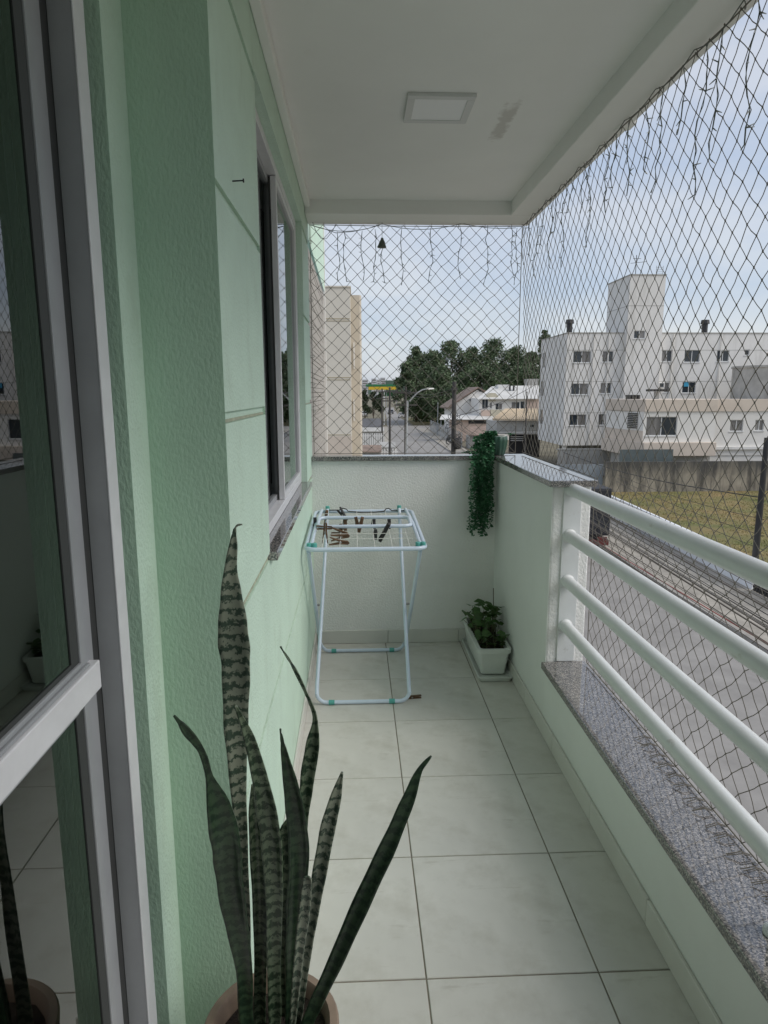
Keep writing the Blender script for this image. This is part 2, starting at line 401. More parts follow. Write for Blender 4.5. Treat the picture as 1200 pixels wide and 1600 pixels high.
MB().box(-.470, -.4450, .075, 1.0685, 1.0545, 1.0605).build('glazing_bead', m_alugreyshade, dr, bevel=.0015)
MB().box(-.466, -.4490, .075, 1.0460, 1.0610, 1.0690).build('glazing_bead', m_alugreyshade, dr, bevel=.0015)
MB().box(-.462, -.4535, .075, 1.0175, 1.0695, 1.0770).build('gasket', m_gasket, dr)
MB().box(-.468, -.4470, .075, 1.0175, .994, 1.0035).build('glazing_bead', m_alugreyshade, dr, bevel=.0015)
MB().box(-.486, -.4495, .075, 1.0465, .026, .09).build('bottom_rail', m_alu, dr, bevel=.002)
MB().box(-.486, -.4495, .075, 1.0465, 2.15, 2.212).build('top_rail', m_alu, dr, bevel=.002)
for z0, z1 in ((.085, .998), (1.06, 2.152)):
    MB().poly([(-.4555, .07, z0), (-.4555, 1.03, z0), (-.4555, 1.03, z1), (-.4555, .07, z1)]).build('pane', m_glass, dr)
# second leaf, slid behind, out of the frame to the left
MB().box(-.550, -.524, -.87, .06, .024, .10).build('bottom_rail', m_alu, dr, bevel=.002)
MB().box(-.550, -.524, -.87, .06, .952, 1.008).build('mid_rail', m_alu, dr, bevel=.002)
MB().box(-.550, -.524, .06, .11, .024, 2.212).build('stile', m_alugreyshade, dr, bevel=.003)
MB().box(-.550, -.524, -.90, -.87, .024, 2.212).build('stile', m_alugreyshade, dr, bevel=.003)
for z0, z1 in ((.10, .952), (1.008, 2.2)):
    MB().poly([(-.537, -.87, z0), (-.537, .06, z0), (-.537, .06, z1), (-.537, -.87, z1)]).build('pane', m_glass, dr)

# window in the green wall
wn = thing('sliding_window', (-.32, WY0, WZ0), 'aluminium sliding window in the green wall above a granite sill', 'window')
fx0, fx1 = XL-.088, XL-.030
fr = MB().box(fx0, fx1, WY0, WY0+.03, WZ0+.012, WZ1).box(fx0, fx1, WY1-.03, WY1, WZ0+.012, WZ1).box(fx0, fx1, WY0+.03, WY1-.03, WZ1-.032, WZ1).box(fx0, fx1, WY0+.03, WY1-.03, WZ0+.012, WZ0+.045)
fr.build('window_frame', m_alu, wn, bevel=.0015, seg=1)
def sash(y0, y1, x, mt, nm):
    z0, z1 = WZ0+.046, WZ1-.034; w = .022
    s = MB().box(x-.011, x+.011, y0, y0+w, z0, z1).box(x-.011, x+.011, y1-w, y1, z0, z1).box(x-.011, x+.011, y0+w, y1-w, z1-w, z1).box(x-.011, x+.011, y0+w, y1-w, z0, z0+w)
    o = s.build(nm, mt, wn, bevel=.0012, seg=1)
    MB().poly([(x, y0+w-.003, z0+w-.003), (x, y1-w+.003, z0+w-.003), (x, y1-w+.003, z1-w+.003), (x, y0+w-.003, z1-w+.003)]).build('pane', m_wglass, o)
sash(2.685, WY1-.031, fx1-.0135, m_alu, 'sash')
sash(WY0+.031, 2.735, fx0+.014, m_alugreyshade, 'sash')  # same aluminium as the other sash, shade put into its grey
MB().box(fx0+.027, fx1-.027, 2.683, 2.6835+.012, WZ0+.05, WZ1-.04).build('weather_strip', m_gasket, wn)
MB().box(XL-.13, XL+.024, WY0-.012, WY1+.012, WZ0-.016, WZ0+.011).build('window_sill', m_granite, wn, bevel=.003)

# parapets, copings, pillar end
bp_ = thing('parapet', (.3, YB, 0), 'white stucco end wall of the balcony with a granite coping', 'wall')
MB().box(XL-.02, XR+.16, YB, 3.94, -.16, 1.113).build('wall', m_white_stucco, bp_)
MB().box(XL+.002, .8035, 3.848, 3.952, 1.114, 1.141).build('coping', m_granite, bp_, bevel=.003)
rp = thing('parapet', (.9, 3.3, 0), 'tall pale green parapet stub with granite coping beside the corner planter', 'wall')
MB().box(XR, XR+.003, 2.745, YB-.0005, .001, 1.113).build('inner_face', m_palegreen, rp)
MB().box(XR+.0032, .992, 2.745, YB-.001, -.16, 1.1128).build('wall', m_white_stucco, rp, bevel=.006)
MB().box(.804, 1.004, 2.712, 3.952, 1.1142, 1.1412).build('coping', m_granite, rp, bevel=.003)
lw = thing('low_wall', (.9, .6, 0), 'low pale green balcony kerb wall with a speckled granite top below the railing', 'wall')
MB().box(XR, XR+.003, -1.7, 2.7445, .001, .304).build('inner_face', m_palegreen, lw)
MB().box(XR+.0032, .985, -1.7, 2.7445, -.16, .304).build('wall', m_white_stucco, lw)
MB().box(.806, 1.0, -1.7, 2.7435, .3045, .335).build('coping', m_granite, lw, bevel=.003)
ep = thing('end_wall', (.2, -1.2, 0), 'plain green stucco wall at the near end of the balcony', 'wall')
MB().box(-.70, 1.0, -1.40, -1.15, -.16, 2.5).build('wall', m_green, ep)

# railing
rl = thing('balcony_railing', (.9, 1.0, .335), 'white painted tubular balcony railing with four horizontal bars', 'railing')
for z in (1.10, .90, .70, .50):
    MB().tube([(.905, y, z) for y in (-1.70, -.8, .1, 1, 1.9, 2.738)], .0258 if z < 1 else .0275, 20).build('rail', m_rail, rl, smooth=True, auto=True)
for z in (1.10, .90, .70, .50):
    MB().tube([(.905, 2.7295, z), (.905, 2.7345, z), (.905, 2.7383, z)], [.0262 if z < 1 else .0279, .029, .0312], 20).build('weld_bead', m_rail, rl, smooth=True)
MB().box(.872, .950, 2.7385, 2.7445, .337, 1.108).build('wall_plate', m_rail, rl, bevel=.002)
for z in (1.0, .80, .60):
    MB().lathe([(.0001, .006), (.0055, .005), (.008, .002), (.008, 0)], (0, 0, 0), 12).build('bolt', m_rail, rl, smooth=True)
    b = rl.children[-1] if False else bpy.data.objects[COL.objects[-1].name]
    b.rotation_euler = (rad(90), 0, 0); b.location = Vector((.925, 2.7385, z))-rl.location
for y in (1.235, -.35):
    MB().tube([(.905, y, .336), (.905, y, .478)], .014, 14).build('post', m_rail, rl, smooth=True, auto=True)
    MB().lathe([(.0141, .012), (.024, .010), (.026, .0), ], (.905, y, .336), 16).build('post_base', m_rail, rl, smooth=True)
for y in (-.35,):
    for z0, z1 in ((.525, .676), (.725, .876), (.925, 1.073)):
        MB().tube([(.905, y, z0), (.905, y, z1)], .014, 14).build('post', m_rail, rl, smooth=True, auto=True)

# ceiling
ce = tag(MB().box(-.62, .977, -1.85, 3.957, 2.5, 2.76).build('ceiling', m_ceil), kind='structure')
MB().box(.835, .984, -1.86, 3.735, 2.43, 2.51).build('ceiling_border', m_ceil, ce, bevel=.004)
MB().box(XL+.001, .984, 3.7352, 3.962, 2.43, 2.51).build('ceiling_border', m_ceil, ce, bevel=.004)
MB().box(XL+.0005, XL+.030, 1.342, 3.735, 2.462, 2.4995).build('ceiling_moulding', m_ceil, ce, bevel=.004)
MB().box(.93, 1.0, 2.50, 2.575, 2.428, 2.47).build('mortar_patch', m_ceil, ce, bevel=.01)
# stain mask in the ceiling paint
t = m_ceil.node_tree; n = t.nodes; l = t.links; b = n['Principled BSDF']
tcn = n.new('ShaderNodeTexCoord'); sp = n.new('ShaderNodeSeparateXYZ'); l.new(tcn.outputs['Object'], sp.inputs[0])
def fmath(op, a, b_=None):
    q = n.new('ShaderNodeMath'); q.operation = op
    for i, w in enumerate((a, b_)):
        if w is None: continue
        if isinstance(w, (int, float)): q.inputs[i].default_value = w
        else: l.new(w, q.inputs[i])
    return q.outputs[0]
nzn = n.new('ShaderNodeTexNoise'); nzn.inputs['Scale'].default_value = 22; nzn.inputs['Detail'].default_value = 6; l.new(tcn.outputs['Object'], nzn.inputs['Vector'])
dx = fmath('ABSOLUTE', fmath('SUBTRACT', sp.outputs['X'], .568)); dy = fmath('ABSOLUTE', fmath('SUBTRACT', sp.outputs['Y'], 2.70))
mx_ = fmath('MULTIPLY', dx, 1/.030); my_ = fmath('MULTIPLY', dy, 1/.18)
edge = fmath('MAXIMUM', mx_, my_)
val = fmath('ADD', fmath('SUBTRACT', 1.0, edge), fmath('MULTIPLY', fmath('SUBTRACT', nzn.outputs['Fac'], .5), 2.2))
mr = n.new('ShaderNodeMapRange'); mr.inputs['From Min'].default_value = 0; mr.inputs['From Max'].default_value = .45; mr.inputs['To Max'].default_value = .55
l.new(val, mr.inputs['Value'])
mxn = n.new('ShaderNodeMix'); mxn.data_type = 'RGBA'; mxn.inputs['B'].default_value = (.45, .42, .38, 1)
l.new(b.inputs['Base Color'].links[0].from_socket, mxn.inputs['A']); l.new(mr.outputs[0], mxn.inputs['Factor']); l.new(mxn.outputs['Result'], b.inputs['Base Color'])

# ceiling lamp
cl = thing('ceiling_lamp', (.303, 2.57, 2.5), 'square white LED panel lamp, switched off, on the ceiling', 'lamp')
x0, x1, y0, y1 = .187, .421, 2.455, 2.686; w = .027
MB().box(x0, x1, y0, y0+w, 2.487, 2.4995).box(x0, x1, y1-w, y1, 2.487, 2.4995).box(x0, x0+w, y0+w, y1-w, 2.487, 2.4995).box(x1-w, x1, y0+w, y1-w, 2.487, 2.4995).build('lamp_frame', m_lampframe, cl, bevel=.002)
MB().box(x0+w, x1-w, y0+w, y1-w, 2.490, 2.4993).build('diffuser', m_lampdiff, cl)

# ------------------------------------------------------------------ safety nets
def net_mesh(P, U, V, vmin, d=.072, r=.00125, kr=.0035, wob=.004, seed=1):
    R2 = random.Random(seed); h = d/2
    ni, nj = int(round(U/h)), int(round(V/h)); pt = {}
    for i in range(ni+1):
        for j in range(nj+1):
            if (i+j) % 2: continue
            u, v = i*U/ni, j*V/nj
            e = min(1, min(u, U-u, v, V-v)/.15)
            u2 = u+e*(R2.uniform(-wob, wob)+.012*mnoise.noise(Vector((u*1.7, v*1.7, seed))))
            v2 = v+e*(R2.uniform(-wob, wob)+.014*mnoise.noise(Vector((u*1.5, v*1.5, seed+9))))
            w2 = e*.02*mnoise.noise(Vector((u*.9, v*.9, seed+5)))
            lo = vmin(u)
            if v < lo-h: continue
            pt[i, j] = P(u2, max(v2, lo), w2)
    mb = MB(); kn = MB()
    for (i, j), p in pt.items():
        for di in (-1, 1):
            q = pt.get((i+di, j+1))
            if q is None: continue
            t = (q-p)
            if t.length < .004: continue
            m = (p+q)/2+Vector((R2.uniform(-1, 1), R2.uniform(-1, 1), R2.uniform(-1.6, .4)))*.0016
            mb.tube([p, m, q], r, 4, caps=False)
        z = Vector((0, 0, kr*1.25)); a = Vector((kr*.8, 0, 0)); b_ = Vector((0, kr*.8, 0))
        kn.add([p+z, p+a, p+b_, p-a, p-b_, p-z], [(0, 1, 2), (0, 2, 3), (0, 3, 4), (0, 4, 1), (5, 2, 1), (5, 3, 2), (5, 4, 3), (5, 1, 4)])
    return mb, kn
def hook(mb, p, d):
    p = Vector(p); d = Vector(d)
    mb.tube([p, p+d*.018, p+d*.026+Vector((0, 0, -.006)), p+d*.02+Vector((0, 0, -.013)), p+d*.008+Vector((0, 0, -.011))], .0016, 5)

bn = thing('safety_net', (.33, 3.95, 1.14), 'diamond mesh safety net closing the far end above the white wall', 'net', 'balcony safety nets')
BX0, BX1, BZ0, BZ1 = XL+.012, .946, 1.150, 2.420
mb, kn = net_mesh(lambda u, v, w: Vector((BX0+u, 3.93+w, BZ0+v)), BX1-BX0, BZ1-BZ0, lambda u: 0, .0755, seed=3)
tag(mb.build('mesh', m_cord, bn), kind='stuff'); tag(kn.build('knots', m_cord, bn, smooth=True), kind='stuff')
MB().tube([(BX0, 3.93, BZ1), (BX0+.4, 3.93, BZ1-.004), (BX0+.8, 3.93, BZ1-.003), (BX1, 3.93, BZ1)], .002, 6).build('border_rope', m_cord, bn)
MB().tube([(BX0, 3.93, BZ0), (BX0, 3.93, 1.8), (BX0+.002, 3.93, BZ1)], .002, 6).build('border_rope', m_cord, bn)
MB().tube([(BX0, 3.93, BZ0), (BX1, 3.93, BZ0)], .002, 6).build('border_rope', m_cord, bn)
for k in range(8):
    mb = MB(); hook(mb, (BX0+.08+k*.15, 3.93, 2.432), (0, 0, -.5)); mb.build('hook', m_hook, bn)
for k in range(8):
    mb = MB(); hook(mb, (XL, 3.93, 1.25+k*.155), (1, 0, 0)); mb.build('hook', m_hook, bn)

sn = thing('safety_net', (.99, 1.2, .335), 'diamond mesh safety net stretched along the open street side behind the railing', 'net', 'balcony safety nets')
SY0, SY1, SZ0, SZ1 = -1.70, 3.93, .345, 2.420
def sx(v): return .994-.048*max(0., min(1., v/(SZ1-SZ0)))**2.2
mb, kn = net_mesh(lambda u, v, w: Vector((sx(v)+w, SY0+u, SZ0+v)), SY1-SY0, SZ1-SZ0, lambda u: (.81 if SY0+u > 2.70 else 0.), .073, seed=8)
tag(mb.build('mesh', m_cord, sn), kind='stuff'); tag(kn.build('knots', m_cord, sn, smooth=True), kind='stuff')
MB().tube([(sx(9), SY0+k*(SY1-SY0)/24, SZ1-.006*(k % 2)) for k in range(25)], .0021, 6).build('border_rope', m_cord, sn)
MB().tube([(sx(0), SY0, SZ0), (sx(0), 2.70, SZ0), (sx(.8), 2.705, 1.153), (sx(.8), SY1, 1.153)], .0021, 6).build('border_rope', m_cord, sn)
MB().tube([(.946, 3.93, 1.153), (.946, 3.93, 2.42)], .0023, 6).build('corner_rope', m_cord, sn)
for k in range(24):
    mb = MB(); y = SY1-.1-k*.23; hook(mb, (sx(9), y, 2.432), (.2, 0, -.5)); mb.build('hook', m_hook, sn)
for k in range(18):
    mb = MB(); y = 2.6-k*.23; hook(mb, (.998, y, .337), (-.6, 0, .2)); mb.build('hook', m_hook, sn)

fr_ = MB(); R2 = random.Random(31); y = 2.05
while y > 1.12:      # loose cord ends knotted along the lower edge
    for q in (0, .007):
        a = Vector((.990, y+q, .345)); fr_.tube([a, a+Vector((-.022, .004, .006)), a+Vector((-.045-R2.uniform(0, .012), R2.uniform(.004, .014), -.005))], .0014, 5)
    y -= R2.uniform(.045, .075)
tag(fr_.build('cord_ends', m_cord, sn), kind='stuff')
# ------------------------------------------------------------------ icicle string lights
def icicle(name, label, pts, drops, seed):
    R2 = random.Random(seed)
    t = thing(name, pts[0], label, 'string lights', 'icicle lights under the ceiling edge')
    MB().tube(pts, .0017, 5).build('main_wire', m_lightwire, t)
    for (p, ln) in drops:
        p = Vector(p); n_ = max(4, int(ln/.035)); w = []; bl = MB(); q = Vector(p)
        ph = R2.uniform(0, 6)
        for k in range(n_+1):
            w.append(q+Vector((R2.uniform(-1, 1)*.006+.006*math.sin(k*.9+ph), R2.uniform(-1, 1)*.006, 0)) if k else Vector(p)); q = q+Vector((R2.uniform(-.004, .004), R2.uniform(-.004, .004), -ln/n_))
        s = MB(); s.tube(w, .00125, 5); s.tube([a+Vector((.003*math.sin(i*2.1), .003*math.cos(i*2.1), 0)) for i, a in enumerate(w)], .001, 4)
        for k in range(1, n_+1):
            if R2.random() < .62:
                for _ in range(R2.choice((1, 1, 2))):
                    a = R2.uniform(0, 6.28); d = Vector((math.cos(a)*.8, math.sin(a)*.8, R2.uniform(-1, .5))).normalized()
                    s.tube([w[k], w[k]+d*.011], .0016, 5); bl.tube([w[k]+d*.011, w[k]+d*.020], [.0017, .0010], 5)
        o = s.build('drop_wire', m_lightwire, t)
        if bl.v: tag(bl.build('bulbs', m_bulb, o), kind='stuff')
    return t
def sagline(a, b, n, sag):
    a = Vector(a); b = Vector(b); return [a.lerp(b, k/n)+Vector((0, 0, -sag*4*(k/n)*(1-k/n))) for k in range(n+1)]
yb = 3.92
A = Vector((XL+.02, yb, 2.415)); B = at_y(597, 350, yb); C_ = at_y(722, 349, yb); D = at_y(806, 356, yb)
pts = sagline(A, B, 8, .035)+sagline(B, C_, 8, .03)[1:]+sagline(C_, D, 6, .012)[1:]
dl = []
for px, py0, py1 in ((527, 362, 437), (537, 360, 440), (566, 360, 438), (586, 358, 440), (599, 385, 442), (628, 356, 446), (673, 356, 440), (718, 352, 436), (762, 352, 444), (800, 356, 430), (808, 356, 445)):
    a = at_y(px, py0, yb-.006); b = at_y(px, py1, yb-.006); dl.append((a, a.z-b.z))
s1 = icicle('icicle_light_string', 'short icicle light string hanging across the far end net', pts, dl, 5)
loop = [at_y(q[0], q[1], yb-.004) for q in ((488, 346), (494, 362), (502, 373), (510, 373), (519, 362), (525, 350))]
MB().tube(loop, .0015, 5).build('wire_loop', m_lightwire, s1)
MB().tube([A, at_y(505, 357, yb-.003), at_y(525, 364, yb-.004), at_y(550, 362, yb-.004), at_y(575, 357, yb-.003), B], .0017, 5).build('spare_wire', m_lightwire, s1)
pts = []; dl = []
y = 3.90; k = 0; R3 = random.Random(12)
while y > .35:
    pts += sagline((.935, y, 2.422), (.935, y-.24, 2.422), 4, .014+R3.uniform(0, .012))[:-1]
    for q in (.07,) if k % 3 else (.05, .16):
        k += 1; ln = R3.choice((.16, .24, .34, .3, .2))*R3.uniform(.85, 1.1)
        dl.append(((.938, y-q-R3.uniform(-.02, .02), 2.405), ln))
    y -= .24; k += 1
icicle('icicle_light_string', 'long icicle light string hanging along the street side ceiling edge', pts, dl, 9)
# little bell shaped ornament
bpz = at_y(597, 376, yb-.012)
oc = thing('ornament', bpz, 'small dark bell ornament hanging from the string lights at the far end', 'ornament')
MB().lathe([(.0001, .016), (.007, .014), (.009, .004), (.015, -.006), (.020, -.022), (.026, -.034), (.024, -.037), (.0001, -.034)], bpz, 14, wob=lambda a, i: 1+.1*math.sin(3*a+i)).build('bell', m_lightwire, oc, smooth=True)
MB().tube([bpz+Vector((0, 0, .014)), at_y(597, 345, yb-.012)], .0012, 5).build('cord', m_lightwire, oc)
# ================================================================== THINGS ON THE BALCONY
# ---- clothes drying rack
rk = thing('drying_rack', (.03, 3.35, 0), 'pale blue folding clothes drying rack with teal caps at the far end', 'drying rack')
TX0, TX1, TY0, TY1 = -.243, .327, 2.965, 3.79
def tz(y): return .797+.035*(y-TY0)/(TY1-TY0)
MB().tube(rrect(TX0+.01, TX1-.01, TY0+.01, TY1-.01, 0, .045, 6, lambda x, y: tz(y)), .0105, 12, closed=True).build('top_frame', m_rackblue, rk, smooth=True)
# wing loop across the middle
MB().tube(rrect(TX0+.045, TX1-.05, 3.30, 3.50, 0, .04, 5, lambda x, y: tz(y)+.028), .0095, 10, closed=True).build('wing_frame', m_rackblue, rk, smooth=True)
# side bars inside the frame
for x in (TX0+.034, TX1-.034):
    MB().tube([(x, TY0+.035, tz(TY0)+.014), (x, 3.4, tz(3.4)+.016), (x+(.012 if x < 0 else -.012), TY1-.03, tz(TY1)+.012)], .009, 10).build('side_bar', m_rackblue, rk, smooth=True, auto=True)
def leg_frame(xf, yf, xt, yt, zt):      # U shaped leg: foot bar at the floor, two uprights to the top
    (a, b), (c, d) = xf, xt; r = .05; z0 = .0125; pts = []
    pts.append((c, yt, zt)); pts.append((c+(a-c)*.5, yt+(yf-yt)*.5, z0+(zt-z0)*.5)); pts.append((a, yf+(yt-yf)*.07, z0+.06))
    for k in range(1, 7):
        t = rad(90*k/6); pts.append((a+r*(1-math.cos(t)), yf, z0+.055-(.055)*math.sin(t)))
    for k in range(0, 6):
        t = rad(90*k/6); pts.append((b-r*(1-math.cos(rad(90)-t)), yf, z0+.055-(.055)*math.sin(rad(90)-t)))
    pts.append((b, yf+(yt-yf)*.07, z0+.06)); pts.append((d+(b-d)*.5, yt+(yf-yt)*.5, z0+(zt-z0)*.5)); pts.append((d, yt, zt))
    return MB().tube(pts, .0098, 12)
leg_frame((-.203, .252), 3.055, (-.165, .245), TY1-.02, tz(TY1)+.02).build('leg', m_rackblue, rk, smooth=True, auto=True)
leg_frame((-.215, .275), 3.72, (-.222, .293), TY0+.03, tz(TY0)-.012).build('leg', m_rackblue, rk, smooth=True, auto=True)
for yf, xs_ in ((3.055, (-.13, .165)), (3.72, (-.14, .20))):
    for x in xs_: MB().tube([(x-.014, yf, .0125), (x+.014, yf, .0125)], .0125, 12).build('foot_cap', m_rackcap, rk, smooth=True, auto=True)
for x in (TX0+.034, TX1-.034):
    for dx_ in (-.010, .014): MB().tube([(x+dx_, TY0+.038, tz(TY0)-.008), (x+dx_, TY0+.038, tz(TY0)+.026)], .0125, 12).build('cap', m_rackcap, rk, smooth=True, auto=True, bevel=.003)
for x in (-.165, .245): MB().tube([(x, TY1-.02, tz(TY1)-.005), (x, TY1-.02, tz(TY1)+.034)], .0125, 12).build('cap', m_rackcap, rk, smooth=True, auto=True, bevel=.003)
for k in range(6):
    x = -.16+k*.081; MB().tube([(x, TY0+.012, tz(TY0)+.004), (x, TY1-.012, tz(TY1)+.004)], .0014, 5).build('wire', m_wire, rk)
for y in (3.14, 3.24, 3.60, 3.70):
    MB().tube([(TX0+.03, y, tz(y)+.006), (TX1-.03, y, tz(y)+.006)], .0014, 5).build('wire', m_wire, rk)
for x in (-.21, .264):
    MB().tube([(x-.012, 3.39, .40), (x+.012, 3.39, .40)], .006, 8).build('pivot', m_hook, rk)
# dark hanger wire lying along the far bar
hp = [at_y(440+x*.225, 760+y*.225, 3.76) for x, y in ((300, 195), (308, 170), (325, 165), (400, 165), (415, 155), (430, 152), (450, 158), (462, 172), (520, 178), (570, 182), (640, 180), (712, 172), (725, 156), (742, 152), (756, 160), (765, 168), (825, 170), (858, 166))]
hg = thing('hanger', hp[0], 'thin black wire hanger bar lying on the far edge of the drying rack', 'hanger')
MB().tube(hp, .0032, 6).build('wire', m_pegdark, hg, smooth=True)
MB().tube([hp[-2]+Vector((0, 0, -.006)), hp[-2]+Vector((0, 0, .006))], .005, 6).build('end_stop', m_pegdark, hg)

# ---- clothes pegs
def peg(px, py, Y, ang, open_, mt, label, ln=.068, yaw=0.):
    p = at_y(440+px*.225, 760+py*.225, Y)
    t = thing('clothes_peg', p, label, 'clothes peg', 'clothes pegs')
    for s in (-1, 1):
        w = .0055
        ring = [(-ln/2, .0005*s), (-ln/2+.006, (.0065+open_*.0)*s), (-.004, .0075*s), (ln/2, (.0078+open_*.9)*s), (ln/2, (.0045+open_*.9)*s), (.002, .0012*s)]
        pts = [(0, x, z) for x, z in ring]      # in the y,z plane, extruded in x
        mb = MB().prism([Vector((-w, a, b_)) for _, a, b_ in pts], (2*w, 0, 0))
        o = mb.build('jaw', mt, None, bevel=.0008, seg=1); o.parent = t
    o = MB().tube([(-.0075, -.004, 0), (.0075, -.004, 0)], .0042, 8).build('spring', m_hook, None); o.parent = t
    t.rotation_euler = (ang[0], ang[1], ang[2]); t.scale = (1.5, 1.25, 1.35)
    return t
D_ = math.pi
peg(232, 265, 3.42, (rad(80), 0, 0), .004, m_pegdark, 'black clothes peg upright at the left end of the rack wing bar', .06)
peg(310, 212, 3.72, (rad(-80), rad(8), 0), .003, m_pegbrown, 'dark brown clothes peg hanging below the left teal cap at the back of the rack')
peg(303, 322, 3.24, (rad(-88), 0, rad(90)), .004, m_pegbrown, 'broad brown wooden clothes peg hanging at the left front of the rack', .085)
peg(300, 285, 3.30, (0, 0, rad(86)), .0, m_pegbrown, 'clothes peg lying flat across the top of the broad brown peg')
peg(425, 195, 3.66, (rad(50), 0, rad(60)), .004, m_pegdark, 'dark clothes peg tilted like a slash near the back of the rack')
peg(440, 262, 3.52, (rad(-85), 0, rad(20)), .003, m_pegbrown, 'short brown clothes peg clipped on the far wing bar above the peg stack', .055)
peg(405, 318, 3.28, (rad(12), 0, rad(80)), .004, m_pegbrown, 'topmost brown clothes peg of the three stacked in the middle of the rack')
peg(408, 350, 3.20, (rad(-6), 0, rad(96)), .005, m_pegbrown, 'middle brown clothes peg of the three stacked in the middle of the rack', .075)
peg(402, 386, 3.12, (rad(8), 0, rad(100)), .008, m_pegbrown, 'lowest clothes peg, jaws spread, of the three stacked on the rack', .078)
peg(412, 300, 3.32, (rad(-85), 0, 0), .002, m_pegbrown, 'brown clothes peg standing upright over the stack of three pegs', .05)
peg(526, 262, 3.42, (rad(-78), rad(-12), 0), .003, m_pegbrown, 'left one of the brown peg pair clipped on the middle of the rack')
peg(550, 262, 3.44, (rad(-80), rad(14), 0), .005, m_pegbrown, 'right one of the brown peg pair clipped on the middle of the rack')
peg(638, 252, 3.60, (rad(-85), 0, rad(30)), .006, m_pegdark, 'small dark clothes peg between the brown pair and the right side of the rack', .05)
peg(652, 325, 3.26, (rad(-60), 0, 0), .008, m_pegdark, 'small dark open clothes peg hanging under the rack front, centre', .042)
peg(745, 252, 3.60, (rad(-75), 0, rad(10)), .005, m_pegdark, 'rightmost small dark clothes peg clipped on the back wires', .05)
peg(715, 315, 3.28, (rad(-70), rad(24), rad(10)), .001, m_pegdark, 'long black clothes peg slanting down at the right of the rack', .092)
pf = thing('clothes_peg', at_z(645, 1089, .0075), 'dark brown clothes peg lying on the floor beside the rack foot', 'clothes peg', 'clothes pegs')
for s in (-1, 1):
    o = MB().prism([Vector((-.0055, a, b_*s)) for a, b_ in ((-.036, .0005), (-.03, .0065), (-.004, .0072), (.036, .0078), (.036, .004), (.002, .001))], (.011, 0, 0)).build('jaw', m_pegbrown, None, bevel=.0008, seg=1); o.parent = pf
o = MB().tube([(-.0075, -.004, 0), (.0075, -.004, 0)], .0045, 8).build('spring', m_hook, None); o.parent = pf
pf.rotation_euler = (0, 0, rad(-82)); pf.scale = (1.3, 1.2, 1.0)

# ---- snake plant in the foreground
SPc = Vector((-.178, 1.128, 0)); SPz = .275
sp_ = thing('snake_plant', SPc, 'tall snake plant with banded sword leaves in a round brown pot in front', 'plant')
MB().lathe([(.0001, .0), (.088, .0), (.092, .004), (.118, SPz-.03), (.132, SPz-.028), (.134, SPz-.006), (.130, SPz), (.116, SPz), (.112, SPz-.006), (.106, SPz-.05)], SPc, 40).build('pot', m_potbrown, sp_, smooth=True, auto=True)
mbs = MB(); ns = 18
vs = [(SPc.x, SPc.y, SPz-.028)]
for i in range(1, 6):
    for k in range(ns):
        a = 2*math.pi*k/ns; r_ = .1075*i/5; vs.append((SPc.x+r_*math.cos(a), SPc.y+r_*math.sin(a), SPz-.034+RND.uniform(-.006, .006)))
fs = [(0, 1+k, 1+(k+1) % ns) for k in range(ns)]+[(1+(i-1)*ns+k, 1+i*ns+k, 1+i*ns+(k+1) % ns, 1+(i-1)*ns+(k+1) % ns) for i in range(1, 5) for k in range(ns)]
mbs.add(vs, fs); mbs.build('soil', m_soil, sp_, smooth=True)

def leaf(pts, y0, y1, mt, name='leaf', cup=.20, twist=0., flat=False):
    """pts: (x, y, width) from tip to base in the crop's pixels; y0/y1 the tip's and base's depth"""
    n0 = len(pts); P = []; W = []
    for i, (x, y, w) in enumerate(pts):
        f = i/(n0-1); Y = y0+(y1-y0)*f
        P.append(at_y(260+x*.5, 800+y*.5, Y)); W.append(w*.5*Y/FPX*1.03)
    b_ = P[-1]; P.append(Vector((b_.x*.8+SPc.x*.2, b_.y*.8+SPc.y*.2, min(b_.z, SPz)-.05))); W.append(W[-1]*.8)
    # resample with a Catmull-Rom curve
    Q = []; V = []; m = len(P)
    for i in range(m-1):
        p0, p1, p2, p3 = P[max(i-1, 0)], P[i], P[i+1], P[min(i+2, m-1)]
        w0, w1, w2, w3 = W[max(i-1, 0)], W[i], W[i+1], W[min(i+2, m-1)]
        for k in range(5):
            t = k/5
            def cr_(a, b, c, d): return .5*((2*b)+(c-a)*t+(2*a-5*b+4*c-d)*t*t+(3*b-a-3*c+d)*t*t*t)
            Q.append(cr_(p0, p1, p2, p3)); V.append(max(.0006, cr_(w0, w1, w2, w3)))
    Q.append(P[-1]); V.append(W[-1])
    vs = []; nc = 7; ph = RND.uniform(0, 6)
    for i, p in enumerate(Q):
        t = (Q[min(i+1, len(Q)-1)]-Q[max(i-1, 0)]).normalized()
        view = (Vector((0, 0, EYE))-p).normalized()
        ac = t.cross(view).normalized(); nr = ac.cross(t).normalized()
        tw = twist*(1-i/len(Q)) + .25*math.sin(i*.22+ph); ac2 = ac*math.cos(tw)+nr*math.sin(tw); nr2 = -ac*math.sin(tw)+nr*math.cos(tw)
        ww = V[i]/max(.6, math.cos(tw))*(1+.03*math.sin(i*1.3+ph))
        for k in range(nc):
            s = (k/(nc-1)-.5); vs.append(p+ac2*(s*ww)+nr2*(cup*ww*(4*s*s-.5)+ (.0014*math.sin(i*.9+ph) if abs(s) > .4 else 0)))
    fs = [(i*nc+k, (i+1)*nc+k, (i+1)*nc+k+1, i*nc+k+1) for i in range(len(Q)-1) for k in range(nc-1)]
    return MB().add(vs, fs).build(name, mt, sp_, smooth=True, solid=.0028)
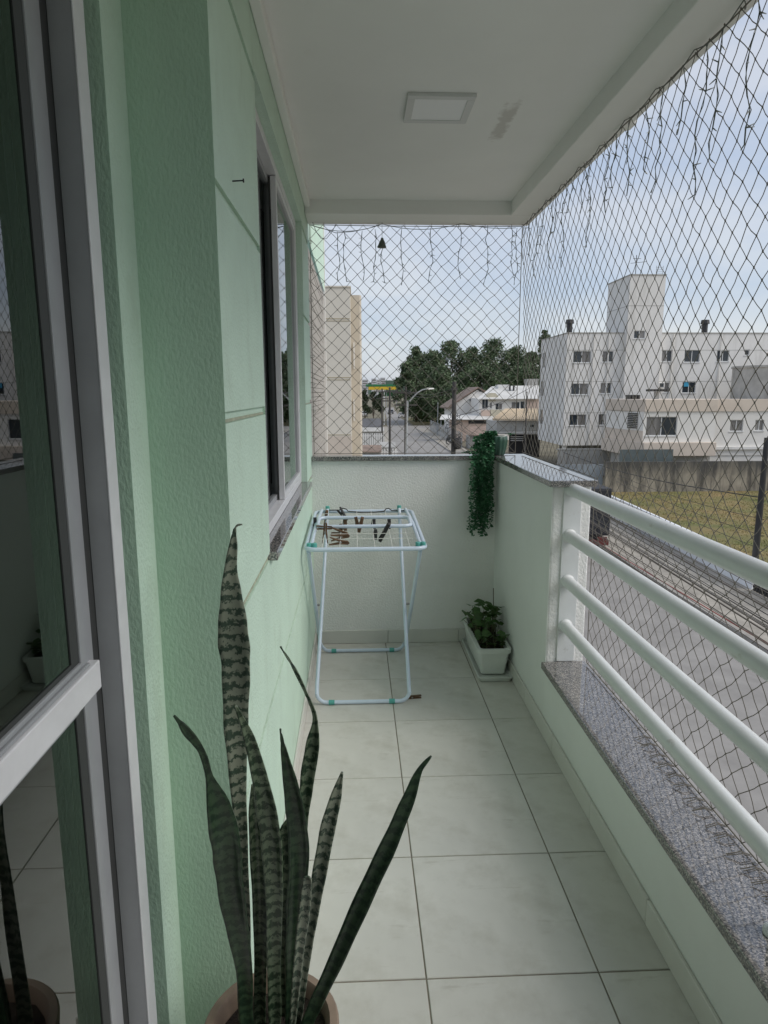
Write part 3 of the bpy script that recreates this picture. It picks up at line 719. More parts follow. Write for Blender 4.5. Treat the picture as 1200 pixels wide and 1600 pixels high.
leaf([(237, 39, 2), (216, 48, 4), (209, 100, 22), (200, 200, 45), (205, 300, 76), (211, 400, 95), (218, 500, 86), (217, 650, 78), (222, 800, 58), (232, 1000, 42), (240, 1250, 46), (246, 1580, 46)], 1.17, 1.17, m_snakelight, cup=.14)
leaf([(24, 636, 3), (68, 690, 26), (112, 752, 20), (135, 830, 26), (165, 940, 84), (186, 1040, 92), (198, 1150, 86), (220, 1290, 74), (243, 1430, 54), (250, 1590, 48)], 1.02, 1.12, m_snakedark, cup=.18)
leaf([(214, 602, 3), (252, 690, 30), (284, 800, 45), (313, 930, 62), (330, 1050, 66), (337, 1200, 56), (335, 1350, 48), (338, 1560, 42)], 1.06, 1.13, m_snake, cup=.22)
leaf([(268, 852, 3), (274, 940, 34), (288, 1100, 52), (296, 1300, 46), (292, 1560, 38)], 1.12, 1.16, m_snake, cup=.25)
leaf([(356, 678, 2), (366, 740, 16), (388, 850, 46), (406, 950, 62), (414, 1080, 66), (402, 1250, 60), (392, 1420, 46), (388, 1590, 34)], 1.09, 1.14, m_snakedark, cup=.2)
leaf([(356, 420, 2), (400, 490, 8), (438, 570, 9), (464, 640, 12), (456, 730, 42), (440, 830, 44), (430, 930, 34), (420, 1080, 26), (405, 1300, 30), (398, 1560, 30)], 1.22, 1.19, m_snake, cup=.3)
leaf([(549, 812, 3), (532, 880, 32), (506, 980, 48), (481, 1120, 46), (456, 1260, 40), (432, 1400, 38), (408, 1590, 28)], 1.15, 1.14, m_snakelight, cup=.25)
leaf([(442, 1142, 26), (440, 1160, 30), (430, 1250, 36), (412, 1400, 30), (395, 1590, 22)], 1.09, 1.11, m_snakelight, 'leaf', cup=.3)
leaf([(828, 762, 3), (790, 810, 20), (755, 900, 42), (700, 1030, 54), (620, 1200, 60), (540, 1380, 54), (470, 1530, 46), (440, 1600, 42)], 1.16, 1.12, m_snakedark, cup=.14)
leaf([(378, 958, 2), (372, 1010, 42), (374, 1150, 42), (362, 1350, 34), (360, 1580, 30)], 1.17, 1.17, m_snake, cup=.25)

# ---- white window box planter in the corner
PX0, PX1, PY0, PY1 = .632, .812, 3.30, 3.84
pl = thing('planter_box', (.722, 3.57, 0), 'white plastic trough planter with leafy herbs in the corner', 'planter')
def ring_box(mb, x0, x1, y0, y1, z0, X0, X1, Y0, Y1, z1):
    a = rrect(x0, x1, y0, y1, z0, .02, 4); b_ = rrect(X0, X1, Y0, Y1, z1, .02, 4); n_ = len(a)
    mb.add(a+b_, [(i, (i+1) % n_, n_+(i+1) % n_, n_+i) for i in range(n_)]); return mb
mb = MB(); ring_box(mb, PX0+.026, PX1-.026, PY0+.03, PY1-.03, .022, PX0+.008, PX1-.008, PY0+.008, PY1-.008, .150)
ring_box(mb, PX0+.018, PX1-.018, PY0+.018, PY1-.018, .166, PX0+.026, PX1-.026, PY0+.026, PY1-.026, .10); mb.poly(rrect(PX0+.026, PX1-.026, PY0+.03, PY1-.03, .022, .02, 4)[::-1])
mb.build('box', m_planter, pl, smooth=True, auto=True)
mb = MB(); a = rrect(PX0, PX1, PY0, PY1, .146, .026, 5); b_ = rrect(PX0-.001, PX1+.001, PY0-.001, PY1+.001, .168, .026, 5); c_ = rrect(PX0+.018, PX1-.018, PY0+.018, PY1-.018, .169, .02, 5); d_ = rrect(PX0+.008, PX1-.008, PY0+.008, PY1-.008, .146, .02, 5)
n_ = len(a); mb.add(a+b_+c_+d_, [(r*n_+i, r*n_+(i+1) % n_, (r+1)*n_+(i+1) % n_, (r+1)*n_+i) for r in range(3) for i in range(n_)]+[(3*n_+i, 3*n_+(i+1) % n_, (i+1) % n_, i) for i in range(n_)])
mb.build('rim', m_planter, pl, smooth=True, auto=True)
mb = MB()
gx, gy = 7, 14
vs = [(PX0+.022+(PX1-PX0-.044)*i/(gx-1), PY0+.022+(PY1-PY0-.044)*j/(gy-1), .142+RND.uniform(-.008, .006)) for j in range(gy) for i in range(gx)]
mb.add(vs, [(j*gx+i, j*gx+i+1, (j+1)*gx+i+1, (j+1)*gx+i) for j in range(gy-1) for i in range(gx-1)]); mb.build('soil', m_soil, pl, smooth=True)
sa = thing('planter_saucer', (.722, 3.57, 0), 'white plastic drip tray under the trough planter', 'tray')
mb = MB(); a = rrect(PX0+.012, PX1-.004, PY0-.02, PY1+.008, .0015, .02, 4); b_ = rrect(PX0-.002, PX1+.008, PY0-.034, PY1+.02, .026, .024, 4); c_ = rrect(PX0+.006, PX1, PY0-.026, PY1+.012, .026, .022, 4); d_ = rrect(PX0+.016, PX1-.008, PY0-.016, PY1+.004, .012, .02, 4)
n_ = len(a); mb.add(a+b_+c_+d_, [tuple(range(n_))[::-1]]+[(r*n_+i, r*n_+(i+1) % n_, (r+1)*n_+(i+1) % n_, (r+1)*n_+i) for r in range(3) for i in range(n_)]+[tuple(range(3*n_, 4*n_))])
mb.build('tray', m_planter, sa, smooth=True, auto=True)
# herb leaves: each leaf a folded, toothed blade on a stalk
def herb_blade(r):
    vs = [(0, 0, 0)]; n_ = 11
    for k in range(n_):
        a = -math.pi*.86+2*math.pi*.86*k/(n_-1); q = r*(1-.14*(k % 2))*(1+.12*math.cos(a)); vs.append((q*math.cos(a), q*math.sin(a), .18*r*(1-math.cos(2*a))*.6-.1*q))
    mb = MB(); mb.add(vs, [(0, k, k+1) for k in range(1, n_)]); return mb
hb = [herb_blade(1.).v, herb_blade(1.).f]
R4 = random.Random(4)
def herb_leaf(p, r, tilt, az):
    o = MB().add([Vector(q)*r for q in hb[0]], hb[1]).build('herb_leaf', m_herb, None, smooth=True); o.parent = pl
    o.location = Vector(p)-pl.location; o.rotation_euler = (tilt*math.cos(az), tilt*math.sin(az), az)
    return o
specs = []
for k in range(62):
    x = R4.uniform(PX0+.02, PX1-.02); y = R4.uniform(PY0+.05, PY1-.03); f = max(0, 1-abs(y-3.60)/.3)
    h = .165+R4.random()**1.5*(.03+.10*f); specs.append((x, y, h, R4.uniform(.018, .034)))
for px, py in ((738, 946), (748, 942), (757, 948), (730, 960), (770, 950), (778, 948), (786, 955), (768, 962), (792, 968), (724, 968), (780, 972), (762, 944), (742, 955)):
    q = at_y(px, py, 3.55+R4.uniform(-.1, .1)); specs.append((q.x, q.y, q.z, R4.uniform(.026, .042)))
stm = MB()
for x, y, h, r_ in specs:
    x = min(x, XR-.03)
    herb_leaf((x, y, h), r_, R4.uniform(.1, .9), R4.uniform(0, 6.28))
    bx_ = min(max(x+R4.uniform(-.03, .03), PX0+.03), PX1-.03)
    stm.tube([(bx_, min(max(y+R4.uniform(-.03, .03), PY0+.03), PY1-.03), .135), ((x+bx_)/2, y, h*.7+.04), (x, y, h)], .0013, 4)
tag(stm.build('stalks', m_stem, pl), kind='stuff')
q = at_y(771, 945, 3.62); q2 = at_y(771, 919, 3.62)
MB().tube([(q.x-.01, q.y, .13), q, q2], .0022, 5).build('twig', m_pegbrown, pl)

# ---- trailing plant and its ribbed pot on the coping
PC = Vector((.832, 3.885, 1.1415))
tp = thing('trailing_plant', PC, 'dark green trailing plant in a ribbed green pot on the corner of the coping', 'plant')
MB().lathe([(.0001, 0), (.034, 0), (.040, .006), (.051, .05), (.055, .085), (.053, .105), (.049, .110), (.045, .104), (.044, .08)], PC, 48, wob=lambda a, i: 1+(.05 if i < 6 else .02)*math.cos(12*a)).build('pot', m_potgreen, tp, smooth=True)
MB().lathe([(.0001, .084), (.043, .082)], PC, 20).build('soil', m_soil, tp)
MB().lathe([(.043, .112), (.047, .114), (.046, .106)], PC, 20).build('liner', m_planter, tp)
R5 = random.Random(21)
def tleaf(mb, p, d, r_):
    d = d.normalized(); a = d.cross(Vector((R5.uniform(-1, 1), R5.uniform(-1, 1), R5.uniform(-1, 1)))).normalized(); nn = d.cross(a)
    mb.add([p, p+d*r_*.5+a*r_*.36+nn*r_*.08, p+d*r_, p+d*r_*.5-a*r_*.36+nn*r_*.08, p+d*r_*.55-nn*r_*.06], [(0, 1, 4), (1, 2, 4), (2, 3, 4), (3, 0, 4)])
def strand(pts, r_=.020, dens=.0072):
    mb = MB(); mb.tube(pts, .0012, 4)
    L_ = 0
    for a, b_ in zip(pts, pts[1:]):
        a = Vector(a); b_ = Vector(b_); n_ = max(1, int((b_-a).length/dens))
        for k in range(n_):
            p = a.lerp(b_, k/n_)
            for _ in range(2):
                an = R5.uniform(0, 6.28); tleaf(mb, p, Vector((math.cos(an), math.sin(an)*.7-.15, R5.uniform(-.6, .25))), r_*R5.uniform(.7, 1.2))
    tag(mb.build('strand', m_leafdark, tp), kind=None)
for k in range(22):
    x = at_y(R5.uniform(734, 768), 760, 3.82).x; yy = R5.uniform(3.80, 3.836)
    zend = at_y(745, R5.choice((770, 800, 815, 828, 838, 838, 825)), 3.82).z
    pts = [PC+Vector((-.01, -.01, .09)), PC+Vector((-.045+R5.uniform(-.02, .02), -.02, .115+R5.uniform(-.01, .03))), (x+.01, 3.845, 1.20+R5.uniform(-.02, .05)), (x, yy-.006, 1.10)]
    n_ = 8
    for j in range(1, n_+1):
        pts.append((x+R5.uniform(-.008, .008), yy-.01+R5.uniform(-.004, .004), 1.10+(zend-1.10)*j/n_))
    strand(pts)
for k in range(16):
    a = R5.uniform(0, 6.28); e = PC+Vector((-.072+.045*math.cos(a), .03*math.sin(a)-.01, R5.uniform(.09, .155)))
    strand([PC+Vector((-.005, 0, .085)), PC.lerp(e, .6)+Vector((0, 0, .05)), e], .018, .010)
for px, py in ((721, 707), (727, 705), (734, 708), (790, 678)):
    e = at_y(px, py, 3.86); strand([e+Vector((.05, .01, .0)), e], .016, .009)
# ================================================================== OUTSIDE
m_asphalt = mat('asphalt', (.285, .27, .25), .85, var=.16, vscale=1.2, bump=.2, bscale=30, bdist=.01, detail=8)
add_streaks(m_asphalt, (.19, .18, .165), .52, .72, (.25, .12, 1), .6, 1.6)
m_pave = mat('pavement_concrete', (.36, .33, .28), .9, var=.25, vscale=1.6, bump=.2, bscale=20, bdist=.01, detail=8)
m_kerb = mat('kerb_stone', (.33, .31, .28), .9, var=.2, vscale=3)
m_earth = mat('earth', (.17, .15, .10), .95, var=.3, vscale=.4, detail=8)
m_grass = mat('grass_ground', (.24, .175, .075), .95, col2=(.125, .13, .04), vscale=.45, detail=8)
m_blade = mat('grass_blade', (.40, .30, .14), .8, col2=(.23, .25, .085), vscale=.45, detail=8)
m_bwhite = mat('building_white', (.79, .77, .735), .8, var=.05, vscale=.5)
add_streaks(m_bwhite, (.46, .44, .40), .50, .74, (1, 1, .16), .6, 1.1)
m_bwhite2 = mat('building_offwhite', (.80, .775, .73), .8, var=.05, vscale=.6)
add_streaks(m_bwhite2, (.48, .45, .40), .60, .80, (1.2, 1.2, .3), .5, 1.4)
m_bbeige = mat('building_pinkbeige', (.66, .57, .48), .8, var=.08, vscale=.8)
add_streaks(m_bbeige, (.36, .31, .26), .60, .78, (1.2, 1.2, .3), .5, 1.6)
m_tower = mat('tower_cream', (.74, .69, .60), .8, var=.03, vscale=.7)
m_towertan = mat('tower_tan', (.56, .50, .41), .8, var=.05, vscale=.7)
m_line = mat('tower_joint', (.42, .35, .22), .8)
m_dirty = mat('dirty_concrete', (.33, .295, .235), .9, var=.3, vscale=.9, detail=8, bump=.3, bscale=12, bdist=.02)
add_streaks(m_dirty, (.055, .052, .048), .46, .62, (2.2, 2.2, .35), .85, .9)
# soot line that has run down from the top edge of the boundary wall
t = m_dirty.node_tree; n = t.nodes; l = t.links; b = n['Principled BSDF']
tcn = n.new('ShaderNodeTexCoord'); sp = n.new('ShaderNodeSeparateXYZ'); l.new(tcn.outputs['Object'], sp.inputs[0])
mpn = n.new('ShaderNodeMapping'); mpn.inputs['Scale'].default_value = (1.6, 1, .12); l.new(tcn.outputs['Object'], mpn.inputs[0])
nzn = n.new('ShaderNodeTexNoise'); nzn.inputs['Scale'].default_value = 1.5; nzn.inputs['Detail'].default_value = 8; l.new(mpn.outputs[0], nzn.inputs['Vector'])
val = fmath('ADD', fmath('MULTIPLY', sp.outputs['Z'], .55), fmath('MULTIPLY', nzn.outputs['Fac'], 1.6))
mr = n.new('ShaderNodeMapRange'); mr.inputs['From Min'].default_value = 1.35; mr.inputs['From Max'].default_value = 1.95; mr.inputs['To Max'].default_value = .85; l.new(val, mr.inputs['Value'])
mxn = n.new('ShaderNodeMix'); mxn.data_type = 'RGBA'; mxn.inputs['B'].default_value = (.055, .055, .055, 1)
l.new(b.inputs['Base Color'].links[0].from_socket, mxn.inputs['A']); l.new(mr.outputs[0], mxn.inputs['Factor']); l.new(mxn.outputs['Result'], b.inputs['Base Color'])
m_oldgrey = mat('old_grey_render', (.45, .44, .41), .9, var=.2, vscale=1, detail=8)
add_streaks(m_oldgrey, (.2, .19, .18), .55, .72, (1.5, 1.5, .4), .6, 1.2)
m_lowwhite = mat('low_wall_paint', (.83, .84, .86), .8, var=.06, vscale=1.5, detail=8)
m_bluegrey = mat('bluegrey_sheet', (.22, .25, .28), .6, var=.15, vscale=1.5)
m_teal = mat('teal_sheet', (.12, .145, .145), .4, var=.2, vscale=2)
m_pane = mat('far_glass', (.035, .045, .055), .12, var=.4, vscale=.9, spec=.6)
m_panecurt = mat('far_curtain_glass', (.22, .21, .20), .25, var=.5, vscale=1.1, stretch=(3, 3, .3))
m_wframe = mat('far_window_frame', (.66, .66, .65), .5)
m_dark = mat('dark_metal', (.03, .03, .032), .5, var=.2, vscale=3)
m_truck = mat('truck_dark', (.022, .022, .027), .55, var=.25, vscale=1.5)
m_red = mat('red_paint', (.14, .03, .025), .5)
m_rubber = mat('tyre', (.02, .02, .02), .8)
m_poleconc = mat('pole_concrete', (.075, .07, .065), .9, var=.25, vscale=2)
m_polemetal = mat('pole_galvanised', (.36, .38, .39), .5, var=.1, vscale=2)
m_cable = mat('cable', (.02, .02, .02), .6)
m_cablegrey = mat('cable_old', (.13, .11, .09), .7)
m_cablered = mat('cable_red', (.35, .06, .05), .6)
m_tileroof = mat('clay_roof_brown', (.27, .20, .16), .85, var=.3, vscale=1.5)
m_tilebeige = mat('clay_roof_beige', (.60, .49, .35), .85, var=.15, vscale=1.5)
m_sheet = mat('white_sheet_roof', (.62, .61, .58), .6, var=.15, vscale=.8)
m_sheetgrey = mat('grey_sheet_roof', (.12, .12, .125), .7, var=.2, vscale=.8)
m_peach = mat('peach_wall', (.62, .48, .40), .8, var=.08, vscale=1)
m_cream = mat('cream_wall', (.62, .57, .44), .8, var=.08, vscale=1)
m_bark = mat('bark', (.12, .09, .065), .9, var=.3, vscale=2)
m_euc = mat('eucalyptus_leaf', (.06, .095, .045), .7, col2=(.115, .16, .075), vscale=.35, detail=3)
m_bush = mat('bush_leaf', (.028, .06, .015), .7, col2=(.075, .12, .03), vscale=.5, detail=3)
m_palm = mat('street_tree_leaf', (.02, .038, .016), .7, col2=(.05, .07, .028), vscale=.8)
m_yellow = mat('canopy_yellow', (.72, .47, .03), .5)
m_cgreen = mat('canopy_green', (.02, .19, .07), .5)
m_farwhite = mat('far_block', (.55, .55, .56), .8, var=.2, vscale=.05)
m_hill = mat('far_hill', (.05, .085, .06), .9, var=.2, vscale=.01)
m_carpaint = mat('car_white', (.6, .6, .6), .3)
m_cardark = mat('car_grey', (.12, .13, .14), .3)
m_stripe = mat('ribbed_cladding', (.38, .355, .32), .8, var=.12, vscale=3)
m_cyan = mat('cyan_cloth', (.05, .35, .55), .7)

# ---- ground, road, pavements
tag(MB().poly([(-4500, -600, G), (4500, -600, G), (4500, 6500, G), (-4500, 6500, G)]).build('ground', m_earth), kind='structure')
rz = G+.006
Lft = [(3.8, -40), (3.8, 0), (3.9, 40), (4.9, 75), (5.3, 100), (6.6, 140), (9.2, 200), (12.5, 290), (15, 340)]
Rgt = [(11.2, -40), (11.2, 0), (11.0, 28), (11.2, 60), (11.35, 83), (11.7, 105), (12.0, 132), (12.9, 193), (16.6, 290), (19.5, 340)]
tag(MB().poly([(x, y, rz) for x, y in Rgt]+[(x, y, rz) for x, y in Lft[::-1]]).build('road', m_asphalt), kind='structure')
tag(MB().poly([(11.95, 133, rz+.004), (60, 136, rz+.004), (60, 146, rz+.004), (12.1, 147, rz+.004)]).build('side_road', m_asphalt), kind='structure')
def strip(name, a, b_, z, m_): 
    mb = MB(); n_ = len(a); vs = [(x, y, G-.05) for x, y in a]+[(x, y, z) for x, y in a]+[(x, y, z) for x, y in b_]+[(x, y, G-.05) for x, y in b_]
    mb.add(vs, [(r*n_+i, r*n_+i+1, (r+1)*n_+i+1, (r+1)*n_+i) for r in range(3) for i in range(n_-1)]+[(0, n_, 2*n_, 3*n_), (n_-1, 2*n_-1, 3*n_-1, 4*n_-1)])
    return tag(mb.build(name, m_), kind='structure')
Rp = [q for q in Rgt if q[1] <= 132]
strip('kerb', Rp, [(x+.16, y) for x, y in Rp], G+.145, m_kerb)
strip('pavement', [(x+.162, y) for x, y in Rp], [(14.0+.03*max(0, y-22), y) if y < 50 else (x+2.3, y) for x, y in Rp], G+.13, m_pave)
Lp = [q for q in Lft if q[1] <= 140]
strip('kerb', [(x-.16, y) for x, y in Lp], Lp, G+.145, m_kerb)
strip('pavement', [(x-2.2, y) for x, y in Lp], [(x-.162, y) for x, y in Lp], G+.13, m_pave)

# ---- grass lot
tag(MB().poly([(13.9, -6, G+.012), (60, -6, G+.012), (60, 46.4, G+.012), (14.6, 46.4, G+.012)]).build('grass_lot', m_grass), kind='structure')
R6 = random.Random(66); mb = MB()
for k in range(26000):
    y = 46.2-24.5*R6.random()**1.1; x = 14.3+R6.random()*(y*.72-9)
    dens = mnoise.noise(Vector((x*.25, y*.25, 3)))
    if dens < -.25 and R6.random() < .7: continue
    h = R6.uniform(.03, .08)*(1+dens*.6); a = R6.uniform(0, 6.28); w = R6.uniform(.02, .045)
    c, s = math.cos(a)*w, math.sin(a)*w; lx, ly = R6.uniform(-.06, .06), R6.uniform(-.06, .06)
    mb.add([(x-c, y-s, G+.01), (x+c, y+s, G+.01), (x+lx, y+ly, G+.01+h)], [(0, 1, 2)])
tag(mb.build('grass', m_blade), 'short patchy yellow-green grass of the empty lot', 'grass', kind='stuff')

# ---- walls round the lot
def wall_thing(name, label, ring, d, m_, cat='wall'):
    o = MB().prism(ring, d).build(name, m_); return tag(o, label, cat)
lw2 = thing('low_wall', (14.1, 30, G), 'low white painted wall along the far pavement of the street', 'wall')
pts = [(13.94, 22.2), (14.25, 30), (14.6, 38.5), (14.9, 46.3)]
for i, (a, b_) in enumerate(zip(pts, pts[1:])):
    n_ = 3
    for k in range(n_):
        f0, f1 = k/n_, (k+1)/n_; p0 = (a[0]+(b_[0]-a[0])*f0, a[1]+(b_[1]-a[1])*f0); p1 = (a[0]+(b_[0]-a[0])*f1, a[1]+(b_[1]-a[1])*f1-.03)
        z = G+1.19+RND.uniform(-.015, .015)
        MB().hexa([(p0[0], p0[1], G), (p0[0]+.14, p0[1], G), (p1[0]+.14, p1[1], G), (p1[0], p1[1], G), (p0[0], p0[1], z), (p0[0]+.14, p0[1], z), (p1[0]+.14, p1[1], z), (p1[0], p1[1], z)]).build('wall_panel', m_lowwhite, lw2, bevel=.02, seg=1)
fg = thing('fence', (13.9, 17, G), 'dark slatted gate at the near end of the low white wall', 'fence')
for k in range(60):
    y = 22.0-k*.16; MB().box(13.88, 13.92, y-.10, y, G+.15, G+1.15).build('slat', m_dark, fg)
MB().box(13.92, 13.97, 12.3, 22.1, G+.25, G+.32).build('rail', m_dark, fg); MB().box(13.92, 13.97, 12.3, 22.1, G+.95, G+1.02).build('rail', m_dark, fg)

cw = thing('boundary_wall', (24, 46.5, G), 'dark stained concrete boundary wall behind the grass lot', 'wall')
xw = 17.75
while xw < 50:
    MB().box(xw, xw+2.9, 46.5, 46.68, G-.1, G+2.16+RND.uniform(-.015, .015)).build('wall_panel', m_dirty, cw); xw += 2.905
gt = thing('sheet_gate', (16, 46.9, G), 'blue-grey sheet metal gate left of the stained boundary wall', 'gate')
for k in range(7): MB().box(14.3+k*.49, 14.3+k*.49+.475, 46.9, 46.94, G+.05, G+1.95).build('sheet', m_bluegrey, gt, bevel=.01, seg=1)
gw = thing('garage_wall', (19.5, 56, G), 'low grey stained garage wall under the white apartment block', 'wall')
MB().box(17.2, 22.2, 56, 56.25, G, -3.28).build('wall', m_oldgrey, gw); MB().box(17.1, 22.3, 55.95, 56.3, -3.278, -3.19).build('coping', m_oldgrey, gw)

# ---- windows for far facades
def fwin(parent, x0, x1, z0, z1, Y, style=0, dep=.10, sill=True, nv=2):
    w = .05
    mb = MB().box(x0, x0+w, Y+dep-.04, Y+dep+.01, z0, z1).box(x1-w, x1, Y+dep-.04, Y+dep+.01, z0, z1).box(x0+w, x1-w, Y+dep-.04, Y+dep+.01, z0, z0+w).box(x0+w, x1-w, Y+dep-.04, Y+dep+.01, z1-w, z1)
    for k in range(1, nv):
        xm = x0+(x1-x0)*k/nv; mb.box(xm-.03, xm+.03, Y+dep-.035, Y+dep+.012, z0+w, z1-w)
    o = mb.build('window', m_wframe, parent)
    n_ = max(1, nv); g = (x1-x0)/n_
    for k in range(n_):
        m_ = (m_pane, m_panecurt)[(style >> k) & 1]
        MB().box(x0+k*g+.005, x0+(k+1)*g-.005, Y+dep, Y+dep+.02, z0+.005, z1-.005).build('pane', m_, o)
    if sill: MB().box(x0-.06, x1+.06, Y-.06, Y+dep-.041, z0-.07, z0-.001).build('sill', m_wframe, o)
def pxr(a0, b0, a1, b1, Y):
    p = at_y(a0, b1, Y); q = at_y(a1, b0, Y); return p.x, q.x, p.z, q.z

# ---- white apartment block
YA = 61.0
ab = thing('apartment_building', (34, YA, G), 'long white four storey apartment block with a tall stair tower on its roof', 'building')
ax0 = at_y(883, 600, YA).x; azt = at_y(900, 521, YA).z; azb = at_y(900, 696, YA).z; ax1 = 52
wins = []
for a0, b0, a1, b1, st in ((285, 445, 372, 500, 2), (422, 445, 477, 497, 1), (700, 442, 752, 495, 1), (806, 440, 883, 498, 0), (958, 442, 1020, 495, 0), (1090, 438, 1115, 465, 0),
                       (560, 500, 612, 537, 2), (275, 597, 360, 650, 2), (413, 594, 467, 645, 1), (796, 590, 863, 642, 0), (267, 742, 350, 795, 2), (403, 740, 455, 793, 1), (712, 592, 740, 640, 3)):
    wins.append((*pxr(800+a0/3, 400+b0/3, 800+a1/3, 400+b1/3, YA), st))
panel(lambda u, v, d: (u, YA+d, v), ax0, ax1, azb, azt, [(w[0], w[1], w[2], w[3], .13, True) for w in wins]).build('facade', m_bwhite, ab)
for w in wins: fwin(ab, *w[:4], YA, w[4], nv=1 if w[1]-w[0] < .9 else 2)
YL = 69.5; lx = at_y(842, 600, YL).x
lw_ = []
for a0, b0, a1, b1 in ((143, 463, 157, 515), (135, 600, 148, 645), (130, 730, 143, 778)):
    p = at_x(800+a0/3, 400+b0/3, ax0); q = at_x(800+a1/3, 400+b1/3, ax0)
    lw_.append((min(p.y, q.y), min(max(p.y, q.y), YL-.2), (p.z+q.z)/2-.75, (p.z+q.z)/2+.75))
panel(lambda u, v, d: (ax0+d, u, v), YA, YL, azb, azt, [(*w, .13, True) for w in lw_]).build('side_facade', m_bwhite, ab)
for y0, y1, z0, z1 in lw_:
    o = MB().box(ax0+.09, ax0+.12, y0, y1, z0, z1).build('window', m_wframe, ab); MB().box(ax0+.075, ax0+.089, y0+.06, y1-.06, z0+.06, z1-.06).build('pane', m_panecurt, o)
MB().poly([(ax0, YA, azt), (ax1, YA, azt), (ax1, YL, azt), (ax0, YL, azt)]).build('roof', m_oldgrey, ab)
MB().box(ax0-.04, ax1, YA-.05, YA+.2, azt, azt+.10).box(ax0-.04, ax0+.2, YA+.2, YL, azt, azt+.10).build('parapet_cap', m_oldgrey, ab)
MB().poly([(ax1, YA, azb), (ax1, YL, azb), (ax0, YL, azb), (ax0, YA, azb)]).build('soffit', m_oldgrey, ab)
MB().box(ax0+1, ax1-1, YA+4, YA+4.2, G, azb-.01).build('ground_floor_wall', m_oldgrey, ab)
for k in range(8): MB().box(ax0+.1+k*4.2, ax0+.5+k*4.2, YA+.2, YA+.6, G, azb-.005).build('column', m_bwhite2, ab)
for z_ in (at_y(900, 547, YA).z, at_y(900, 596, YA).z, at_y(900, 645, YA).z):
    MB().box(ax0+.02, ax1, YA-.012, YA-.002, z_-.02, z_+.02).build('joint_line', m_oldgrey, ab)
# stair tower
tx0, tx1 = at_y(981, 500, YA-.6).x, at_y(1036, 500, YA-.6).x; tzt = at_y(1000, 430, YA-.6).z
w = pxr(990, 516.5, 1008.5, 529, YA-.6)
panel(lambda u, v, d: (u, YA-.6+d, v), tx0, tx1, azb, tzt, [(*w, .13, True)]).build('tower_facade', m_bwhite, ab); fwin(ab, *w, YA-.6, 2)
MB().poly([(tx0, YA-.6, azb), (tx0, YA-.6, tzt), (tx0, YA+4.6, tzt), (tx0, YA+4.6, azb)]).poly([(tx1, YA-.6, azb), (tx1, YA+4.6, azb), (tx1, YA+4.6, tzt), (tx1, YA-.6, tzt)]).poly([(tx0, YA+4.6, azb), (tx0, YA+4.6, tzt), (tx1, YA+4.6, tzt), (tx1, YA+4.6, azb)]).build('tower_side', m_bwhite, ab)
MB().box(tx0-.05, tx1+.05, YA-.65, YA+4.65, tzt, tzt+.09).build('tower_cap', m_oldgrey, ab)
zj = at_y(1000, 479, YA).z
MB().box(tx0-.012, tx1+.012, YA-.612, YA+4.6, zj-.02, zj+.02).build('joint_line', m_oldgrey, ab)
for px in (889.5, 1100.5):
    c = at_y(px, 520, YA+1); 
    MB().tube([(c.x, YA+1, azt-.1), (c.x, YA+1, azt+.95)], .26, 12).build('chimney', m_dark, ab)
    MB().tube([(c.x, YA+1, azt+.951), (c.x, YA+1, azt+1.30)], [.40, .34], 12).build('chimney_cowl', m_dark, ab)
c = at_y(993, 428, YA)
MB().tube([(c.x, YA, tzt+.05), (c.x, YA, tzt+1.8)], .03, 6).tube([(c.x-.5, YA, tzt+1.1), (c.x+.9, YA, tzt+1.25)], .02, 5).tube([(c.x-.3, YA, tzt+1.5), (c.x+.4, YA, tzt+1.5)], .02, 5).build('aerial', m_dark, ab)
c = at_y(1035, 428, YA)
for k in range(5): MB().box(c.x-.35, c.x+.25, YA+.5, YA+.54, tzt+.2+k*.16, tzt+.22+k*.16).build('ladder_rung', m_polemetal, ab)
for dx_ in (-.35, .25): MB().box(c.x+dx_, c.x+dx_+.03, YA+.5, YA+.54, tzt, tzt+1.0).build('ladder_rail', m_polemetal, ab)
for px in (925, 948, 1048, 1122):
    c = at_y(px, 600, YA-.08); MB().tube([(c.x, YA-.08, azb+.1), (c.x, YA-.08, azt-.05)], .045, 6).build('downpipe', m_bwhite2, ab)
# window air conditioner and laundry
p = pxr(1029, 597.5, 1039, 606, YA-.5); o = MB().box(p[0], p[1], YA-.5, YA+.1, p[2], p[3]).build('air_conditioner', m_bwhite2, ab, bevel=.03); MB().box(p[0]+.1, p[1]-.1, YA-.512, YA-.501, p[2]+.08, p[3]-.08).build('grille', m_pane, o)
p = pxr(1069, 596, 1077, 604, YA); MB().box(p[0], p[1], YA+.04, YA+.06, p[2], p[3]).build('cloth', m_cyan, ab)

# ---- low building in front of it, right
YF = 50.0
fb = thing('low_building', (26, YF, G), 'white and pink-beige two storey building with an angled bay behind the stained wall', 'building')
def X(px, Y): return at_y(px, 650, Y).x
def Z(py, Y): return at_y(1060, py, Y).z
b0, b1, bL = X(1006, YF), X(1119, YF), X(972, YF+2.6)
w1 = pxr(1008.5, 651, 1059, 681, YF)
panel(lambda u, v, d: (u, YF+d, v), b0, b1, Z(691, YF), Z(643.5, YF), [(max(w1[0], b0+.1), w1[1], w1[2], w1[3], .12, True)]).build('facade', m_bwhite2, fb)
fwin(fb, max(w1[0], b0+.1), *w1[1:], YF, 1)
